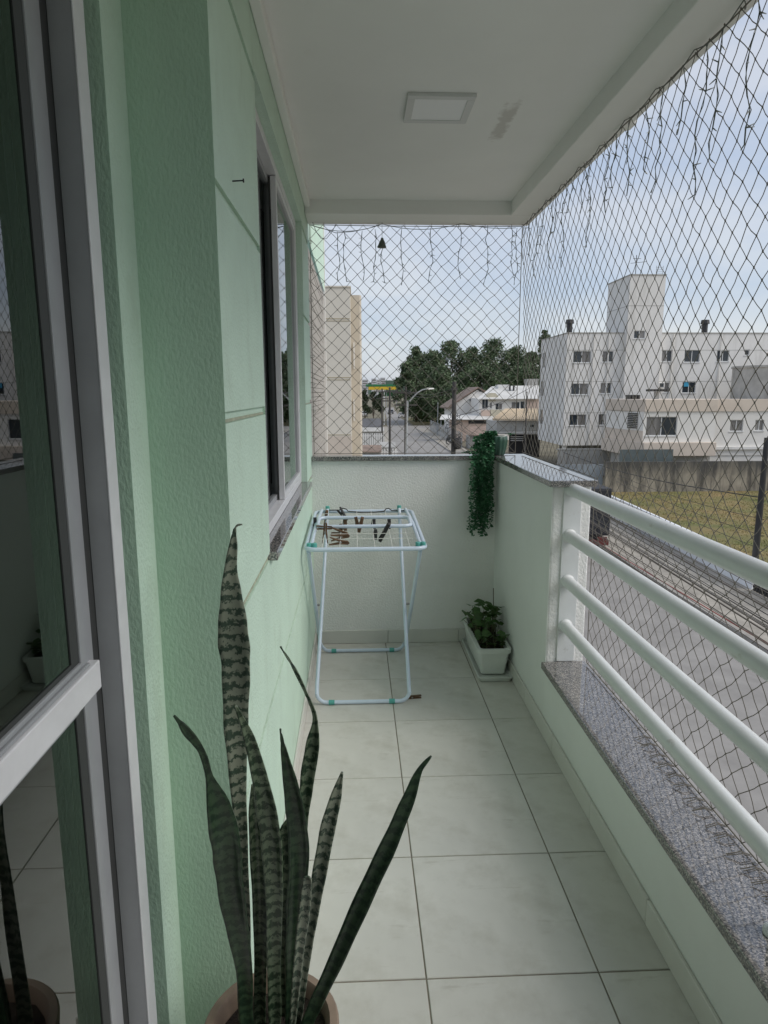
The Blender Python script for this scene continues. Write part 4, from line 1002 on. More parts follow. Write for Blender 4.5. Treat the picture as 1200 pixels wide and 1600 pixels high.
# angled bay on the left
def bay(z0, z1, m_, nm, off=0.):
    return MB().hexa([(bL-off, YF+2.6, z0), (b0, YF-off, z0), (b0+.02, YF+4, z0), (bL, YF+6, z0), (bL-off, YF+2.6, z1), (b0, YF-off, z1), (b0+.02, YF+4, z1), (bL, YF+6, z1)]).build(nm, m_, fb)
bay(Z(673, YF), Z(643.5, YF), m_bwhite2, 'bay_wall')
bay(Z(691, YF), Z(673.2, YF), m_bbeige, 'bay_apron', .03)
# louvred window on the bay
d = Vector((b0-bL, -2.6, 0)).normalized(); nrm = Vector((d.y, -d.x, 0)); 
pA = Vector((bL, YF+2.6, 0))+d*.75; 
for k in range(9):
    z_ = Z(671, YF)+.05+k*.135; q0 = pA-nrm*(-.03); q0 = pA+Vector((-.05*1, -.05, 0)); q1 = q0+d*1.25
    MB().hexa([(q0.x, q0.y, z_), (q1.x, q1.y, z_), (q1.x+.02, q1.y+.03, z_), (q0.x+.02, q0.y+.03, z_), (q0.x, q0.y, z_+.085), (q1.x, q1.y, z_+.085), (q1.x+.02, q1.y+.03, z_+.085), (q0.x+.02, q0.y+.03, z_+.085)]).build('louvre', m_dark, fb)
# bands
MB().prism([(bL-.1, YF+2.55, Z(643, YF)), (b0, YF-.12, Z(643, YF)), (b1+.05, YF-.12, Z(643, YF)), (b1+.05, YF+6, Z(643, YF)), (bL-.1, YF+6, Z(643, YF))], (0, 0, Z(624, YF)-Z(643, YF))).build('parapet_band', m_bbeige, fb, bevel=.02, seg=1)
MB().prism([(bL-.3, YF+2.5, Z(712, YF)), (b0, YF-.35, Z(712, YF)), (b1+.02, YF-.35, Z(712, YF)), (b1+.02, YF+6, Z(712, YF)), (bL-.3, YF+6, Z(712, YF))], (0, 0, Z(691.2, YF)-Z(712, YF))).build('floor_band', m_bbeige, fb, bevel=.02, seg=1)
Y2 = YF+.9; r0, r1 = b1+.05, X(1420, Y2)
ww = [pxr(1140, 656, 1162, 674, Y2), pxr(1179, 656, 1194.5, 673, Y2), pxr(1216, 654, 1246, 674, Y2)]
panel(lambda u, v, d: (u, Y2+d, v), r0, r1, Z(712, Y2), Z(643, Y2), [(*q, .12, True) for q in ww]).build('facade', m_bwhite2, fb)
for q in ww: fwin(fb, *q, Y2, 3)
MB().box(r0, r1, Y2-.12, Y2+5, Z(642.5, Y2), Z(624, Y2)).build('parapet_band', m_bbeige, fb)
MB().box(r0, r1, Y2-.22, Y2-.01, Z(702.5, Y2), Z(698.5, Y2)).build('ledge', m_bwhite, fb)
MB().box(bL+.2, b1, YF+.4, YF+5, G, Z(712.3, YF)).build('ground_floor', m_oldgrey, fb)
MB().box(r0, r1, Y2+.1, Y2+5, G, Z(712.3, Y2)).build('ground_floor', m_bwhite2, fb)
for k in range(6):
    x_ = X(972, YF-1)+k*.68; MB().box(x_, x_+.66, YF-1.0, YF-.96, G+.1, Z(702, YF-1)).build('teal_panel', m_teal, fb)
# roof terrace: water tank drum, planter-like pergola stub
tcx, tcy, tr = X(1200, YF+5)+.2, YF+5.2, 3.3
MB().lathe([(tr, Z(624, YF)-.02), (tr, Z(573, YF+2)), (tr+.1, Z(573, YF+2)+.01), (tr+.1, Z(569.5, YF+2)), (.01, Z(569.5, YF+2)+.02)], (tcx+.3, tcy, 0), 40).build('tank_wall', m_oldgrey, fb, smooth=True, auto=True)
p = pxr(1015, 606, 1037, 624, YF+3)
MB().box(p[0]+.45, p[0]+.75, YF+3, YF+3.3, p[2], p[3]-.3).build('pergola_post', m_oldgrey, fb)
for k in range(6): MB().box(p[0]+k*.24, p[0]+k*.24+.12, YF+2.6, YF+3.8, p[3]-.28, p[3]-.1).build('pergola_beam', m_dirty, fb)
p = pxr(982, 617, 1001, 624, YF+3)
for k in range(4): MB().box(p[0]+k*.26, p[0]+k*.26+.12, YF+2.9, YF+3.6, p[2], p[3]).build('pergola_beam', m_dirty, fb)
c = at_y(1128, 590, YF+1.6)
MB().lathe([(.001, 0), (.25, .05), (.38, .14)], (0, 0, 0), 16).build('satellite_dish', m_oldgrey, fb, smooth=True)
o = COL.objects[-1]; o.location = Vector((c.x, c.y, c.z))-fb.location; o.rotation_euler = (rad(60), rad(30), 0)

# ---- cream tower on the left
YT = 33.0
tb = thing('tower_block', (-1, YT, G), 'tall cream apartment tower with a tan rear wing seen past the green wall', 'building')
def at3(px, py): return at_y(px, py, YT)
t0, t1 = at3(470, 600).x, at3(548.5, 600).x; tt = at3(530, 449).z
MB().box(t0, t1, YT, YT+9, G, tt).build('wall', m_tower, tb)
MB().box(t0-.05, t1+.04, YT-.04, YT+9.04, tt, tt+.07).build('roof_cap', m_tower, tb)
for py in (498, 501.5, 590, 593.5, 679.5):
    z_ = at3(530, py).z; MB().box(t0, t1-.03, YT-.012, YT-.002, z_-.016, z_+.016).build('joint_line', m_line, tb)
zt2 = at_y(555, 461, YT+2.5).z; x2 = at_y(565.5, 600, YT+2.5).x; x1_ = t1+.002
MB().box(x1_, x2-.10, YT+2.5, YT+8, G, zt2).tube([(x2-.18, YT+2.68, G), (x2-.18, YT+2.68, zt2-.002)], .18, 16).build('wing', m_towertan, tb, smooth=True, auto=True)
for py in (681,):
    z_ = at3(530, py).z; MB().box(t0, t1+.001, YT-.014, YT-.003, G, z_-.02).build('plinth', m_bbeige, tb)
for py0, py1 in ((535, 576), (624, 658)):
    q0 = at_y(553, py0, YT+2.4); q1 = at_y(553, py1, YT+2.4)
    MB().box(q0.x-.03, q0.x+.03, YT+2.43, YT+2.49, q1.z, q0.z).build('downpipe', m_bwhite, tb)

# ---- own facade going on past the balcony
wg = thing('facade_wing', (-.3, 5, G), 'end of the green house facade with ribbed brown cladding past the far net', 'wall')
MB().poly([(XL, 3.951, 2.36), (XL, 6.0, 2.36), (XL, 6.0, 6.5), (XL, 3.951, 6.5)]).poly([(XL, 6.0, 2.36), (XL-2, 6.0, 2.36), (XL-2, 6.0, 6.5), (XL, 6.0, 6.5)]).build('green_wall', m_green, wg)
MB().poly([(XL-.03, 3.951, G), (XL-.03, 6.0, G), (XL-.03, 6.0, 2.36), (XL-.03, 3.951, 2.36)]).build('backing', m_stripe, wg)
for k in range(75):
    z_ = 2.345-k*.03; MB().box(XL-.029, XL-.012+.002*math.sin(k*1.7), 3.953, 5.96, z_-.027, z_).build('cladding_rib', m_stripe, wg)
MB().box(XL-.03, XL+.006, 5.96, 6.02, G, 6.5).build('corner_trim', m_bwhite2, wg)

# ---- poles, cables, street lamp
def pole(name, label, x, y, top, r_, m_, arms=True, group='utility poles along the street'):
    t = thing(name, (x, y, G), label, 'pole', group)
    MB().tube([(x, y, G), (x, y, top)], [r_, r_*.72], 10).build('shaft', m_, t, smooth=True, auto=True)
    if arms:
        for dz in (.35, 1.15): MB().box(x-.75, x+.75, y-.06, y+.06, top-dz-.1, top-dz).build('crossarm', m_poleconc, t)
        for dx_ in (-.65, -.25, .3, .65): MB().tube([(x+dx_, y, top-.349), (x+dx_, y, top-.17)], .045, 6).build('insulator', m_poleconc, t)
    return t
p1 = pole('utility_pole', 'thick dark concrete utility pole hung with cable tangles beside the trailing plant', 3.52, 24, at_y(707, 596, 24).z, .105, m_poleconc, False)
for dz in (.2,): MB().box(3.52-.05, 3.52+.05, 23.5, 24.5, at_y(707, 610, 24).z, at_y(707, 606, 24).z).build('crossarm', m_poleconc, p1)
MB().lathe([(.001, 0), (.10, .01), (.13, .06), (.13, .38), (.10, .42), (.001, .43)], (3.66, 23.9, at_y(707, 702, 24).z), 16).build('splice_box', m_dark, p1, smooth=True)
R7 = random.Random(17)
for k in range(9):
    a0 = R7.uniform(0, 6.28); zc = at_y(707, R7.uniform(640, 700), 24).z; rr = R7.uniform(.14, .30)
    MB().tube([(3.52+rr*math.cos(a0+i*.7), 23.92+rr*.9*math.sin(a0+i*.7), zc+.12*math.sin(i*1.1+k)) for i in range(11)], .011, 4).build('cable_coil', m_cable, p1)
x_ = at_y(636, 650, 43).x
pole('utility_pole', 'dark wooden utility pole standing right behind the curved street lamp', x_+.02, 44.5, at_y(636, 604, 44.5).z, .10, m_poleconc)
pole('utility_pole', 'dark utility pole left of the street lamp with crossarms', at_y(609, 650, 60).x, 60, at_y(609, 605, 60).z, .12, m_poleconc)
pole('utility_pole', 'far thin utility pole beside the small street trees', at_y(597, 650, 82).x, 82, at_y(597, 607, 82).z, .12, m_poleconc)
pole('utility_pole', 'dark leaning-looking pole at the end of the low white wall', at_y(1192, 750, 24).x, 24, at_y(1197, 684, 24).z, .13, m_dark, False)
pole('utility_pole', 'thin pole among the houses beyond the green ribbed pot', at_y(822, 650, 58).x, 58, at_y(822, 612, 58).z, .07, m_poleconc, False)
pole('utility_pole', 'thin pale post by the houses right of the street', at_y(684, 650, 110).x, 110, at_y(684, 628, 110).z, .07, m_polemetal, False)
pole('utility_pole', 'tall slim white mast near the yellow canopy', at_y(600.5, 650, 150).x, 150, at_y(600.5, 609, 150).z, .12, m_bwhite, False)
sl = thing('street_lamp', (at_y(634, 650, 40).x, 40, G), 'grey street lamp with a curved arm over the road', 'street lamp')
x0_ = at_y(634, 650, 40).x; zt_ = at_y(640, 626, 40).z
MB().tube([(x0_-.05, 40, G), (x0_+.10, 40, zt_)], [.10, .06], 10).build('shaft', m_polemetal, sl, smooth=True, auto=True)
arm = [at_y(a, b_, 40) for a, b_ in ((640, 627), (645, 621), (652, 614), (660, 609), (668, 607.5))]
MB().tube(arm, [.05, .045, .04, .035, .03], 8).build('arm', m_polemetal, sl, smooth=True, auto=True)
e = arm[-1]; MB().hexa([(e.x-.05, 39.9, e.z-.05), (e.x+.40, 39.93, e.z-.02), (e.x+.40, 40.07, e.z-.02), (e.x-.05, 40.1, e.z-.05), (e.x-.02, 39.95, e.z+.06), (e.x+.36, 39.97, e.z+.05), (e.x+.36, 40.03, e.z+.05), (e.x-.02, 40.05, e.z+.06)]).build('lamp_head', m_bwhite, sl, bevel=.01)
# cables: bundle along the near pole line
def cable(pts, r_, m_, label, grp='overhead street cables'):
    o = MB().tube(pts, r_, 5).build('cable', m_, None, smooth=True); return tag(o, label, 'cable', grp)
for k in range(26):
    f = k/25; z0 = -.16-.46*f+R7.uniform(-.03, .03); x0_ = 3.25+R7.uniform(-.16, .16); sg = R7.uniform(.05, .30)
    z1 = at_y(707, 655+40*f, 24).z
    thick = R7.choice((.003, .0035, .0035, .004, .0075)); m_ = R7.choice((m_cable, m_cablegrey, m_cablegrey))
    pts = []
    for i in range(41):
        t_ = i/40; y = 24-38*t_; pts.append((3.52+(x0_-3.52)*min(1, t_*2.5), y, z1+(z0-.06-z1)*min(1, t_*1.6)-sg*4*t_*(1-t_)*.35))
    cable(pts, thick, m_, 'one of the many dark cables bundled along the street below the railing')
cable([(3.35+.02*i, 24-38*i/40, -.46-.3*math.sin(math.pi*i/40)) for i in range(12, 41)], .006, m_cablered, 'single red cable among the dark street cables')
for k, (py, zz) in enumerate(((608, 1.9), (612, 1.75))):
    cable([(3.52+(at_y(636, 610, 44.5).x-3.52)*i/10, 24+20.5*i/10, at_y(707, py, 24).z+(at_y(636, 610+4*k, 44.5).z-at_y(707, py, 24).z)*i/10-.25*math.sin(math.pi*i/10)) for i in range(11)], .012, m_cable, ('upper', 'lower')[k]+' cable between the thick pole and the pole behind the street lamp')
px_, pz_ = at_y(1194, 775, 24).x, at_y(1194, 778, 24).z
cable([(px_+(14.5-px_)*t_/12, 24+22*t_/12, pz_+(-2.6-pz_)*t_/12-.35*math.sin(math.pi*t_/12)) for t_ in range(13)], .022, m_cable, 'thick black cable crossing in front of the stained wall', 'cables over the grass lot')
for k, py in enumerate((812, 838, 860)):
    q = at_y(1194, py, 24)
    cable([(q.x+(15.2-q.x)*t_/12, 24+14*t_/12, q.z+(-3.2-.2*k-q.z)*t_/12-.2*math.sin(math.pi*t_/12)) for t_ in range(13)], .011, m_cable, ('highest', 'middle', 'lowest')[k]+' of three thin cables sagging over the grass lot', 'cables over the grass lot')
a = at_y(707, 652, 24); b_ = at_y(838, 600, 40)
cable([a.lerp(b_, i/8)+Vector((0, 0, -.2*math.sin(math.pi*i/8))) for i in range(9)], .014, m_cable, 'cable rising from the thick pole towards the white apartment block')

# ---- dark truck
tk = thing('box_truck', (9.8, 28, G), 'dark box truck parked at the kerb beyond the railing', 'truck')
MB().box(8.55, 10.85, 27.6, 33.2, G+.95, G+3.0).build('cargo_box', m_truck, tk, bevel=.04)
for k in range(4): MB().box(8.62+k*.56, 8.62+k*.56+.53, 27.575, 27.598, G+1.0, G+2.92).build('door_panel', m_truck, tk, bevel=.01, seg=1)
MB().box(8.8, 10.6, 27.7, 35.5, G+.65, G+.93).build('chassis', m_dark, tk)
MB().box(8.6, 10.8, 27.5, 27.62, G+.55, G+.78).build('bumper', m_red, tk, bevel=.02)
for x_ in (8.7, 10.3): MB().box(x_, x_+.4, 27.48, 27.53, G+.80, G+.92).build('tail_light', m_red, tk)
MB().hexa([(8.6, 33.6, G+.8), (10.8, 33.6, G+.8), (10.8, 35.6, G+.8), (8.6, 35.6, G+.8), (8.65, 33.65, G+2.6), (10.75, 33.65, G+2.6), (10.75, 35.0, G+2.6), (8.65, 35.0, G+2.6)]).build('cab', m_truck, tk, bevel=.06)
for y_ in (29.0, 34.4):
    for x_ in (8.62, 10.48): o = MB().tube([(x_, y_, G+.46), (x_+.3, y_, G+.46)], .46, 20).build('wheel', m_rubber, tk, bevel=.03); MB().tube([(x_-.01, y_, G+.46), (x_+.31, y_, G+.46)], .24, 12).build('rim', m_polemetal, o)

# ---- cars down the street
def car(px, py, label, paint, facing=1):
    c = at_z(px, py, G); t = thing('car', c, label, 'car', 'cars down the street'); x, y = c.x, c.y; z = G
    prof = [(0, .35), (0, .8), (.15, .95), (.75, 1.0), (1.35, 1.45), (2.9, 1.47), (3.5, 1.0), (4.2, .88), (4.25, .4)]
    if facing < 0: prof = [(4.25-a, b_) for a, b_ in prof][::-1]
    MB().prism([(x-.85, y+a, z+b_) for a, b_ in prof], (1.7, 0, 0)).build('body', paint, t, bevel=.06)
    MB().box(x-.72, x+.72, y+(.72 if facing > 0 else .66), y+1.4, z+1.02, z+1.38).build('rear_window', m_pane, t)
    for y_ in (.8, 3.4):
        for s in (-.86, .66): MB().tube([(x+s, y+y_, z+.32), (x+s+.2, y+y_, z+.32)], .32, 12).build('wheel', m_rubber, t)
    for s in (-.8, .5): MB().box(x+s, x+s+.3, y-.02, y+.05, z+.68, z+.82).build('tail_light', m_red, t)
car(628, 653.5, 'white car parked on the right of the street in the distance', m_carpaint)
car(611, 647, 'grey car on the left of the street in the distance', m_cardark, -1)
car(570, 651, 'white van-like car under the small street trees', m_carpaint)

# ---- houses on the right of the forward street
def bpx(x0, x1, y0, y1, Y, depth):
    p = at_y(x0, y1, Y); q = at_y(x1, y0, Y); return p.x, q.x, Y, Y+depth, p.z, q.z
ha = thing('house', (20, 92, G), 'white gabled house with a brown tiled roof edge behind the thick pole', 'house')
YH = 108
g0 = [at_y(a, b_, YH) for a, b_ in ((706, 662), (706, 634), (746, 609), (770, 622), (770, 662))]
g0[0].z = g0[-1].z = G
MB().prism(g0, (0, 9, 0)).build('wall', m_bwhite2, ha)
for a, b_ in ((0, 1), (1, 2)):
    u0, u1 = ((699, 639), (747, 606.5))if a == 0 else ((747, 606.5), (776, 622)); q = [at_y(*u0, YH-.4), at_y(*u1, YH-.4)]
    MB().prism([q[0], q[1], q[1]+Vector((0, 0, .22)), q[0]+Vector((0, 0, .22))], (0, 10, 0)).build('roof_slope', m_tileroof, ha)
p = bpx(748, 754, 605, 612, YH, .6); MB().box(*p).build('chimney', m_dark, ha)
for a in ((733, 623, 736, 627), (739.5, 628, 744.5, 634)):
    p = bpx(a[0], a[2], a[1], a[3], YH-.3, .3); o = MB().box(*p).build('air_conditioner', m_bwhite, ha); MB().box(p[0]+.05, p[1]-.05, p[2]-.012, p[2]-.001, p[4]+.05, p[5]-.05).build('grille', m_pane, o)
hb_ = thing('house', (25, 86, G), 'white two storey house with a bay window and sheet roof left of the apartment block', 'house')
YH = 100
x0_, x1_ = at_y(749, 640, YH).x, at_y(842, 640, YH).x; zt_ = at_y(790, 622, YH).z
hw_ = [pxr(753, 623, 763, 638, YH), pxr(765, 629, 769, 638, YH), pxr(774, 630, 785, 640, YH), pxr(799, 628, 812, 640, YH), pxr(813, 627, 820, 640, YH)]
panel(lambda u, v, d: (u, YH+d, v), x0_, x1_, G, zt_, [(*q, .12, True) for q in hw_]).build('facade', m_bwhite2, hb_)
for i, q in enumerate(hw_): fwin(hb_, *q, YH, (0, 3, 2, 1, 0)[i], nv=1 if q[1]-q[0] < .7 else 2)
MB().box(x0_, x1_, YH+.2, YH+9, G, zt_-.02).build('body', m_bwhite2, hb_)
r0_ = [at_y(746, 624, YH-.6), at_y(842, 623.5, YH-.6), at_y(842, 603, YH+4), at_y(768, 605, YH+4)]
MB().prism(r0_, (0, .05, .12)).build('roof', m_sheet, hb_)
p = bpx(778, 796, 601, 612, YH+3, 2); MB().box(*p).build('roof_tank', m_bwhite, hb_)
p = bpx(824, 842, 592, 606, YH+4, 2); MB().box(*p).build('roof_tank', m_oldgrey, hb_)
for px in (797, 803): p = bpx(px-1.2, px+1.2, 602, 615, YH+2, .4); MB().box(*p).build('flue', m_dark, hb_)
c0 = [at_y(a, b_, YH-.12) for a, b_ in ((759, 618), (764, 614), (774, 614), (779, 619), (774, 627), (764, 627))]
MB().prism(c0, (0, .1, 0)).build('gable_ornament', m_cream, hb_)
p = bpx(752, 766, 641, 650, YH-.25, .24); MB().box(*p).build('balcony_front', m_peach, hb_); p = bpx(766.5, 787, 640, 652, YH-.25, .24); MB().box(*p).build('balcony_front', m_cream, hb_)
p = bpx(821, 842, 624, 645, YH-.1, .09); MB().box(*p).build('wall_patch', m_peach, hb_)
hc = thing('house', (22, 72, G), 'low house with a beige hipped tile roof beside the apartment block', 'house')
YH = 72
e = [at_y(770, 657, YH), at_y(844, 658, YH), at_y(844, 641, YH+5), at_y(790, 641, YH+5)]
MB().prism(e, (0, .02, .14)).build('roof', m_tilebeige, hc)
for k in range(24):
    f = k/23; a = e[0].lerp(e[1], f); b_ = e[3].lerp(e[2], f); MB().tube([a+Vector((0, 0, .16)), b_+Vector((0, .02, .16))], .07, 5).build('ridge_tile', m_tilebeige, hc)
p = bpx(776, 844, 658.5, 678, YH+.5, 6); MB().box(p[0], p[1], p[2], p[3], p[4], p[5]).build('wall', m_oldgrey, hc)
p = bpx(796, 844, 678.5, 688, YH+.8, .3); MB().box(p[0], p[1], p[2], p[3], G, p[5]).build('carport', m_dark, hc)
p = bpx(774, 844, 675.5, 678.4, YH-1.2, 1.6); MB().box(*p).build('carport_beam', m_oldgrey, hc)
for k in range(3): p = bpx(798, 818, 682+k*3, 683+k*3, YH-.6, .1); MB().box(*p).build('gate_bar', m_bwhite, hc)
p = bpx(829, 834, 664, 667, YH+.4, .09); MB().box(*p).build('vent', m_pane, hc)
hd = thing('porch', (17, 80, G), 'long white sheet porch roof over peach walls by the pavement', 'house')
YH = 98
e = [at_y(687, 656, YH), at_y(773, 656, YH), at_y(768, 648, YH+3), at_y(690, 649, YH+3)]
MB().prism(e, (0, .02, .10)).build('roof', m_sheet, hd)
p = bpx(706, 776, 656.5, 672, YH+.6, 3); MB().box(p[0], p[1], p[2], p[3], G, p[5]).build('wall', m_peach, hd)
p = bpx(732, 770, 657, 662, YH+.55, .04); MB().box(*p).build('window_strip', m_dark, hd)
for px in (689, 697, 706): p = bpx(px-.6, px+.6, 656.5, 690, YH+.1, .12); MB().box(p[0], p[1], p[2], p[3], G, p[5]).build('post', m_polemetal, hd)
e = [at_y(732, 681, 84), at_y(778, 681, 84), at_y(776, 668, 88), at_y(736, 668, 88)]
o = thing('shed_roof', (20, 70, G), 'brown shed roof just behind the trailing plant', 'shed'); MB().prism(e, (0, .02, .12)).build('roof', m_tileroof, o)
p = bpx(734, 776, 681.5, 690, 84.4, 3); MB().box(p[0], p[1], p[2], p[3], G, p[5]).build('wall', m_oldgrey, o)
# fence along the right pavement
fn = thing('mesh_fence', (15.2, 85, G), 'grey panel fence with posts along the right pavement of the street', 'fence')
for k in range(14):
    y_ = 86+k*3; x_ = 13.7+.012*(y_-86)
    MB().box(x_-.05, x_+.05, y_-.05, y_+.05, G+.1, G+2.0).build('post', m_polemetal, fn)
    MB().box(x_-.012, x_+.012, y_+.06, y_+2.94, G+.12, G+.7).build('panel', m_oldgrey, fn)
    for j in range(7): MB().box(x_-.01, x_+.01, y_+.25+j*.38, y_+.28+j*.38, G+.701, G+1.85).build('bar', m_polemetal, fn)
    MB().box(x_-.012, x_+.012, y_+.06, y_+2.94, G+1.851, G+1.90).build('rail', m_polemetal, fn)
tag(MB().poly([(12.8, 147.5, G+.02), (60, 147.5, G+.02), (60, 190, G+.02), (14.0, 190, G+.02)]).build('verge', m_grass), kind='structure')

# ---- yards left of the street
def picket(px0, px1, pyt, Y, label, m_):
    a, b_ = at_y(px0, 690, Y).x, at_y(px1, 690, Y).x; zt = at_y(580, pyt, Y).z
    t = thing('picket_fence', ((a+b_)/2, Y, G), label, 'fence'); n_ = int((b_-a)/.26)
    for k in range(n_): MB().box(a+k*.26, a+k*.26+.16, Y, Y+.04, G+.05, zt).build('picket', m_, t)
    MB().box(a, b_, Y+.041, Y+.09, zt-.35, zt-.25).build('rail', m_, t); MB().box(a, b_, Y+.041, Y+.09, G+.4, G+.5).build('rail', m_, t)
picket(560, 602, 677, 78, 'white picket gate in the yard left of the street, the farther one', m_bwhite)
picket(591, 622, 701, 62, 'white picket gate in the yard left of the street, the nearer one', m_bwhite)
for (x0_, x1_, y0_, y1_, Y, m_, lab) in ((560, 598, 655, 668, 90, m_sheetgrey, 'dark grey sheet roof of a yard shed left of the street'), (560, 596, 697, 707, 60, m_tileroof, 'brown shed roof behind the coping, lowest of the yard roofs'), (560, 600, 669, 675, 84, m_oldgrey, 'grey concrete yard wall below the dark shed roof'), (592, 618, 692, 700, 66, m_oldgrey, 'pale concrete slab roof beside the nearer picket gate')):
    e = [at_y(x0_, y1_, Y), at_y(x1_, y1_, Y), at_y(x1_, y0_, Y+2), at_y(x0_, y0_, Y+2)]
    t = thing('shed', (e[0].x, Y, G), lab, 'shed'); MB().prism(e, (0, .02, .1)).build('roof', m_, t)
    MB().box(e[0].x+.1, e[1].x-.1, Y+.2, Y+1.9, G, min(e[0].z, e[2].z)-.01).build('wall', m_oldgrey, t)

# ---- trees
def tree(name, label, base, top, width, m_, nclump, nleaf, size, seed, low=.25, group=None, trunk_r=.3):
    R8 = random.Random(seed); b_ = Vector(base); H_ = top-b_.z
    t = thing(name, b_, label, 'tree', group)
    tr_ = MB(); mid = b_+Vector((R8.uniform(-.03, .03)*H_, 0, H_*.55))
    tr_.tube([b_, b_+Vector((0, 0, H_*.25)), mid, mid+Vector((R8.uniform(-.05, .05)*H_, 0, H_*.3))], [trunk_r, trunk_r*.8, trunk_r*.5, trunk_r*.15], 7)
    mb = MB(); cl_ = []
    for k in range(nclump):
        f = low+(1-low)*((k+.5)/nclump); env = math.sin(math.pi*min(1, (f-low)/(1-low)*.80+.16))**.7
        a = R8.uniform(0, 6.28); rr = width/2*env*R8.uniform(.25, .85)
        c = b_+Vector((rr*math.cos(a), rr*math.sin(a), H_*f*.95)); r_ = width*R8.uniform(.17, .29)*(1.1-.35*f); cl_.append((c, r_))
        if k % 2 == 0: tr_.tube([b_+Vector((0, 0, H_*f*.6)), (b_+Vector((0, 0, H_*f*.75))).lerp(c, .6), c], [trunk_r*.35, trunk_r*.2, trunk_r*.08], 5)
    cl_.append((b_+Vector((0, 0, top-b_.z-width*.12)), width*.13))
    per = nleaf//len(cl_)
    for c, r_ in cl_:
        for _ in range(per):
            v = Vector((R8.gauss(0, 1), R8.gauss(0, 1), R8.gauss(0, 1))).normalized()
            v = v*r_*R8.random()**.45*(1+.45*mnoise.noise(v*2.2+c)); v.z *= .8
            p = c+v; a = Vector((R8.gauss(0, 1), R8.gauss(0, 1), R8.gauss(0, 1))).normalized(); u = a.orthogonal().normalized(); w_ = a.cross(u); s = size*R8.uniform(.5, 1.2)
            mb.add([p-u*s*.5, p+w_*s*.32, p+u*s*.6, p-w_*s*.32], [(0, 1, 2, 3)])
    tag(mb.build('crown', m_, t), kind='stuff'); tr_.build('trunk', m_bark, t, smooth=True)
    return t
EU = [(636, 566, 34, 150, 'leftmost tall eucalyptus, its thin top leaning over the street'), (650, 540, 46, 165, 'eucalyptus with a narrow pointed crown near the left of the wood'), (676, 547, 52, 158, 'broad eucalyptus in the left half of the wood'),
      (706, 530, 62, 170, 'tall round-topped eucalyptus left of the wood centre'), (738, 541, 44, 176, 'smaller eucalyptus with a domed top at the wood centre'), (770, 529, 62, 168, 'tallest eucalyptus right of the wood centre'),
      (800, 541, 56, 172, 'eucalyptus behind the corner rope of the net'), (826, 548, 52, 165, 'dense eucalyptus left of the apartment block'), (846, 515, 28, 178, 'eucalyptus top peeking above the apartment block corner'), (752, 570, 80, 155, 'wide lower eucalyptus filling the middle of the wood'), (690, 575, 70, 150, 'wide lower eucalyptus filling the left of the wood'), (815, 575, 70, 152, 'wide lower eucalyptus right behind the houses')]
for i, (px, pt, wpx, Y, lab) in enumerate(EU):
    b_ = at_y(px, 640, Y); tree('eucalyptus_tree', lab, (b_.x, Y, G), at_y(px, pt, Y).z, wpx*Y/FPX*1.12, m_euc, 34, 9000, .55, 40+i, .22, 'eucalyptus wood beyond the houses')
for i, (px, pt, wpx, Y, lab) in enumerate(((654, 612, 38, 172, 'dark green bushy tree by the street bend'), (672, 602, 50, 165, 'bright green bushy tree behind the street lamp'), (700, 626, 34, 150, 'small bright green tree left of the gabled house'), (662, 628, 36, 168, 'low dark tree right of the white parked car'), (740, 600, 60, 125, 'green bushy tree behind the gabled house'), (790, 596, 66, 125, 'green bushy tree behind the white two storey house'))):
    b_ = at_y(px, 640, Y); tree('bushy_tree', lab, (b_.x, Y, G), at_y(px, pt, Y).z, wpx*Y/FPX*1.1, m_bush, 14, 3600, .42, 80+i, .12, 'bushy trees at the foot of the wood')
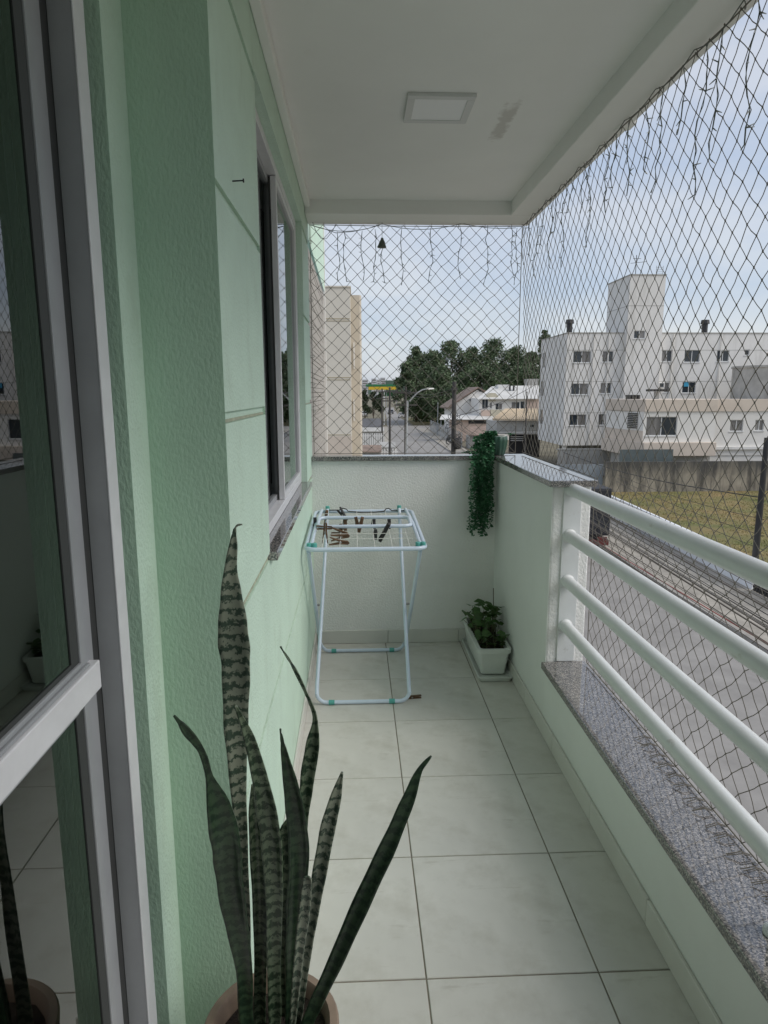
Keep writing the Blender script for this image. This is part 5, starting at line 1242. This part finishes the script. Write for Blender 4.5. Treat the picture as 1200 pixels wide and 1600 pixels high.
for i, (px, pt, wpx, Y, lab) in enumerate(((570, 608, 26, 120, 'small dark street tree nearest the cream tower'), (584, 611, 24, 128, 'middle one of the three small dark street trees'), (597, 613, 20, 136, 'small dark street tree farthest from the cream tower'))):
    b_ = at_y(px, 640, Y); tree('street_tree', lab, (b_.x, Y, G), at_y(px, pt, Y).z, wpx*Y/FPX, m_palm, 10, 1800, .35, 120+i, .5, 'small street trees on the left', .16)

# ---- distance: canopy, far blocks, hill
gc = thing('petrol_canopy', (15, 335, G), 'green and yellow petrol station canopy at the end of the street', 'canopy')
p = bpx(572, 626, 600.5, 604, 335, 10); MB().box(*p).build('fascia', m_cgreen, gc)
p2_ = bpx(576, 627, 604.2, 609, 334.8, 10); MB().box(*p2_).build('fascia', m_yellow, gc)
for px in (585, 604, 620): p = bpx(px-.4, px+.4, 609, 640, 336, .4); MB().box(p[0], p[1], p[2], p[3], G, p[5]).build('column', m_polemetal, gc)
p = bpx(592, 614, 612, 619, 343, 5); MB().box(p[0], p[1], p[2], p[3], p[4], p[5]).build('kiosk', m_cgreen, gc)
for i, (a, b_, c, lab) in enumerate(((566, 575, 593, 'grey far apartment block left of the other far blocks'), (581, 588, 591.5, 'white far apartment block, middle one'), (589, 594, 593, 'low white far apartment block'), (595, 602, 590, 'pinkish white far apartment block, rightmost one'))):
    p = bpx(a, b_, c, 612, 900+20*i, 20); t = thing('far_building', (p[0], p[2], G), lab, 'building', 'far apartment blocks')
    MB().box(p[0], p[1], p[2], p[3], G, p[5]).build('wall', m_farwhite, t)
    for r_ in range(5):
        z_ = p[5]-2.2-r_*3; MB().box(p[0]+.6, p[1]-.6, p[2]-.06, p[2]-.01, z_-.7, z_+.7).build('window_row', m_panecurt, t)
hl = MB(); vs = []
R9 = random.Random(5)
for i in range(60):
    x_ = -900+i*45; h = 28+38*math.exp(-((x_-170)/170)**2)+22*mnoise.noise(Vector((x_*.004, 2, 1)))
    vs += [(x_, 3400, G-5), (x_, 3500, max(5, h)), (x_, 3700, G-5)]
hl.add(vs, [(3*i+r, 3*i+3+r, 3*i+4+r, 3*i+1+r) for i in range(59) for r in range(2)])
tag(hl.build('hill', m_hill), kind='structure')
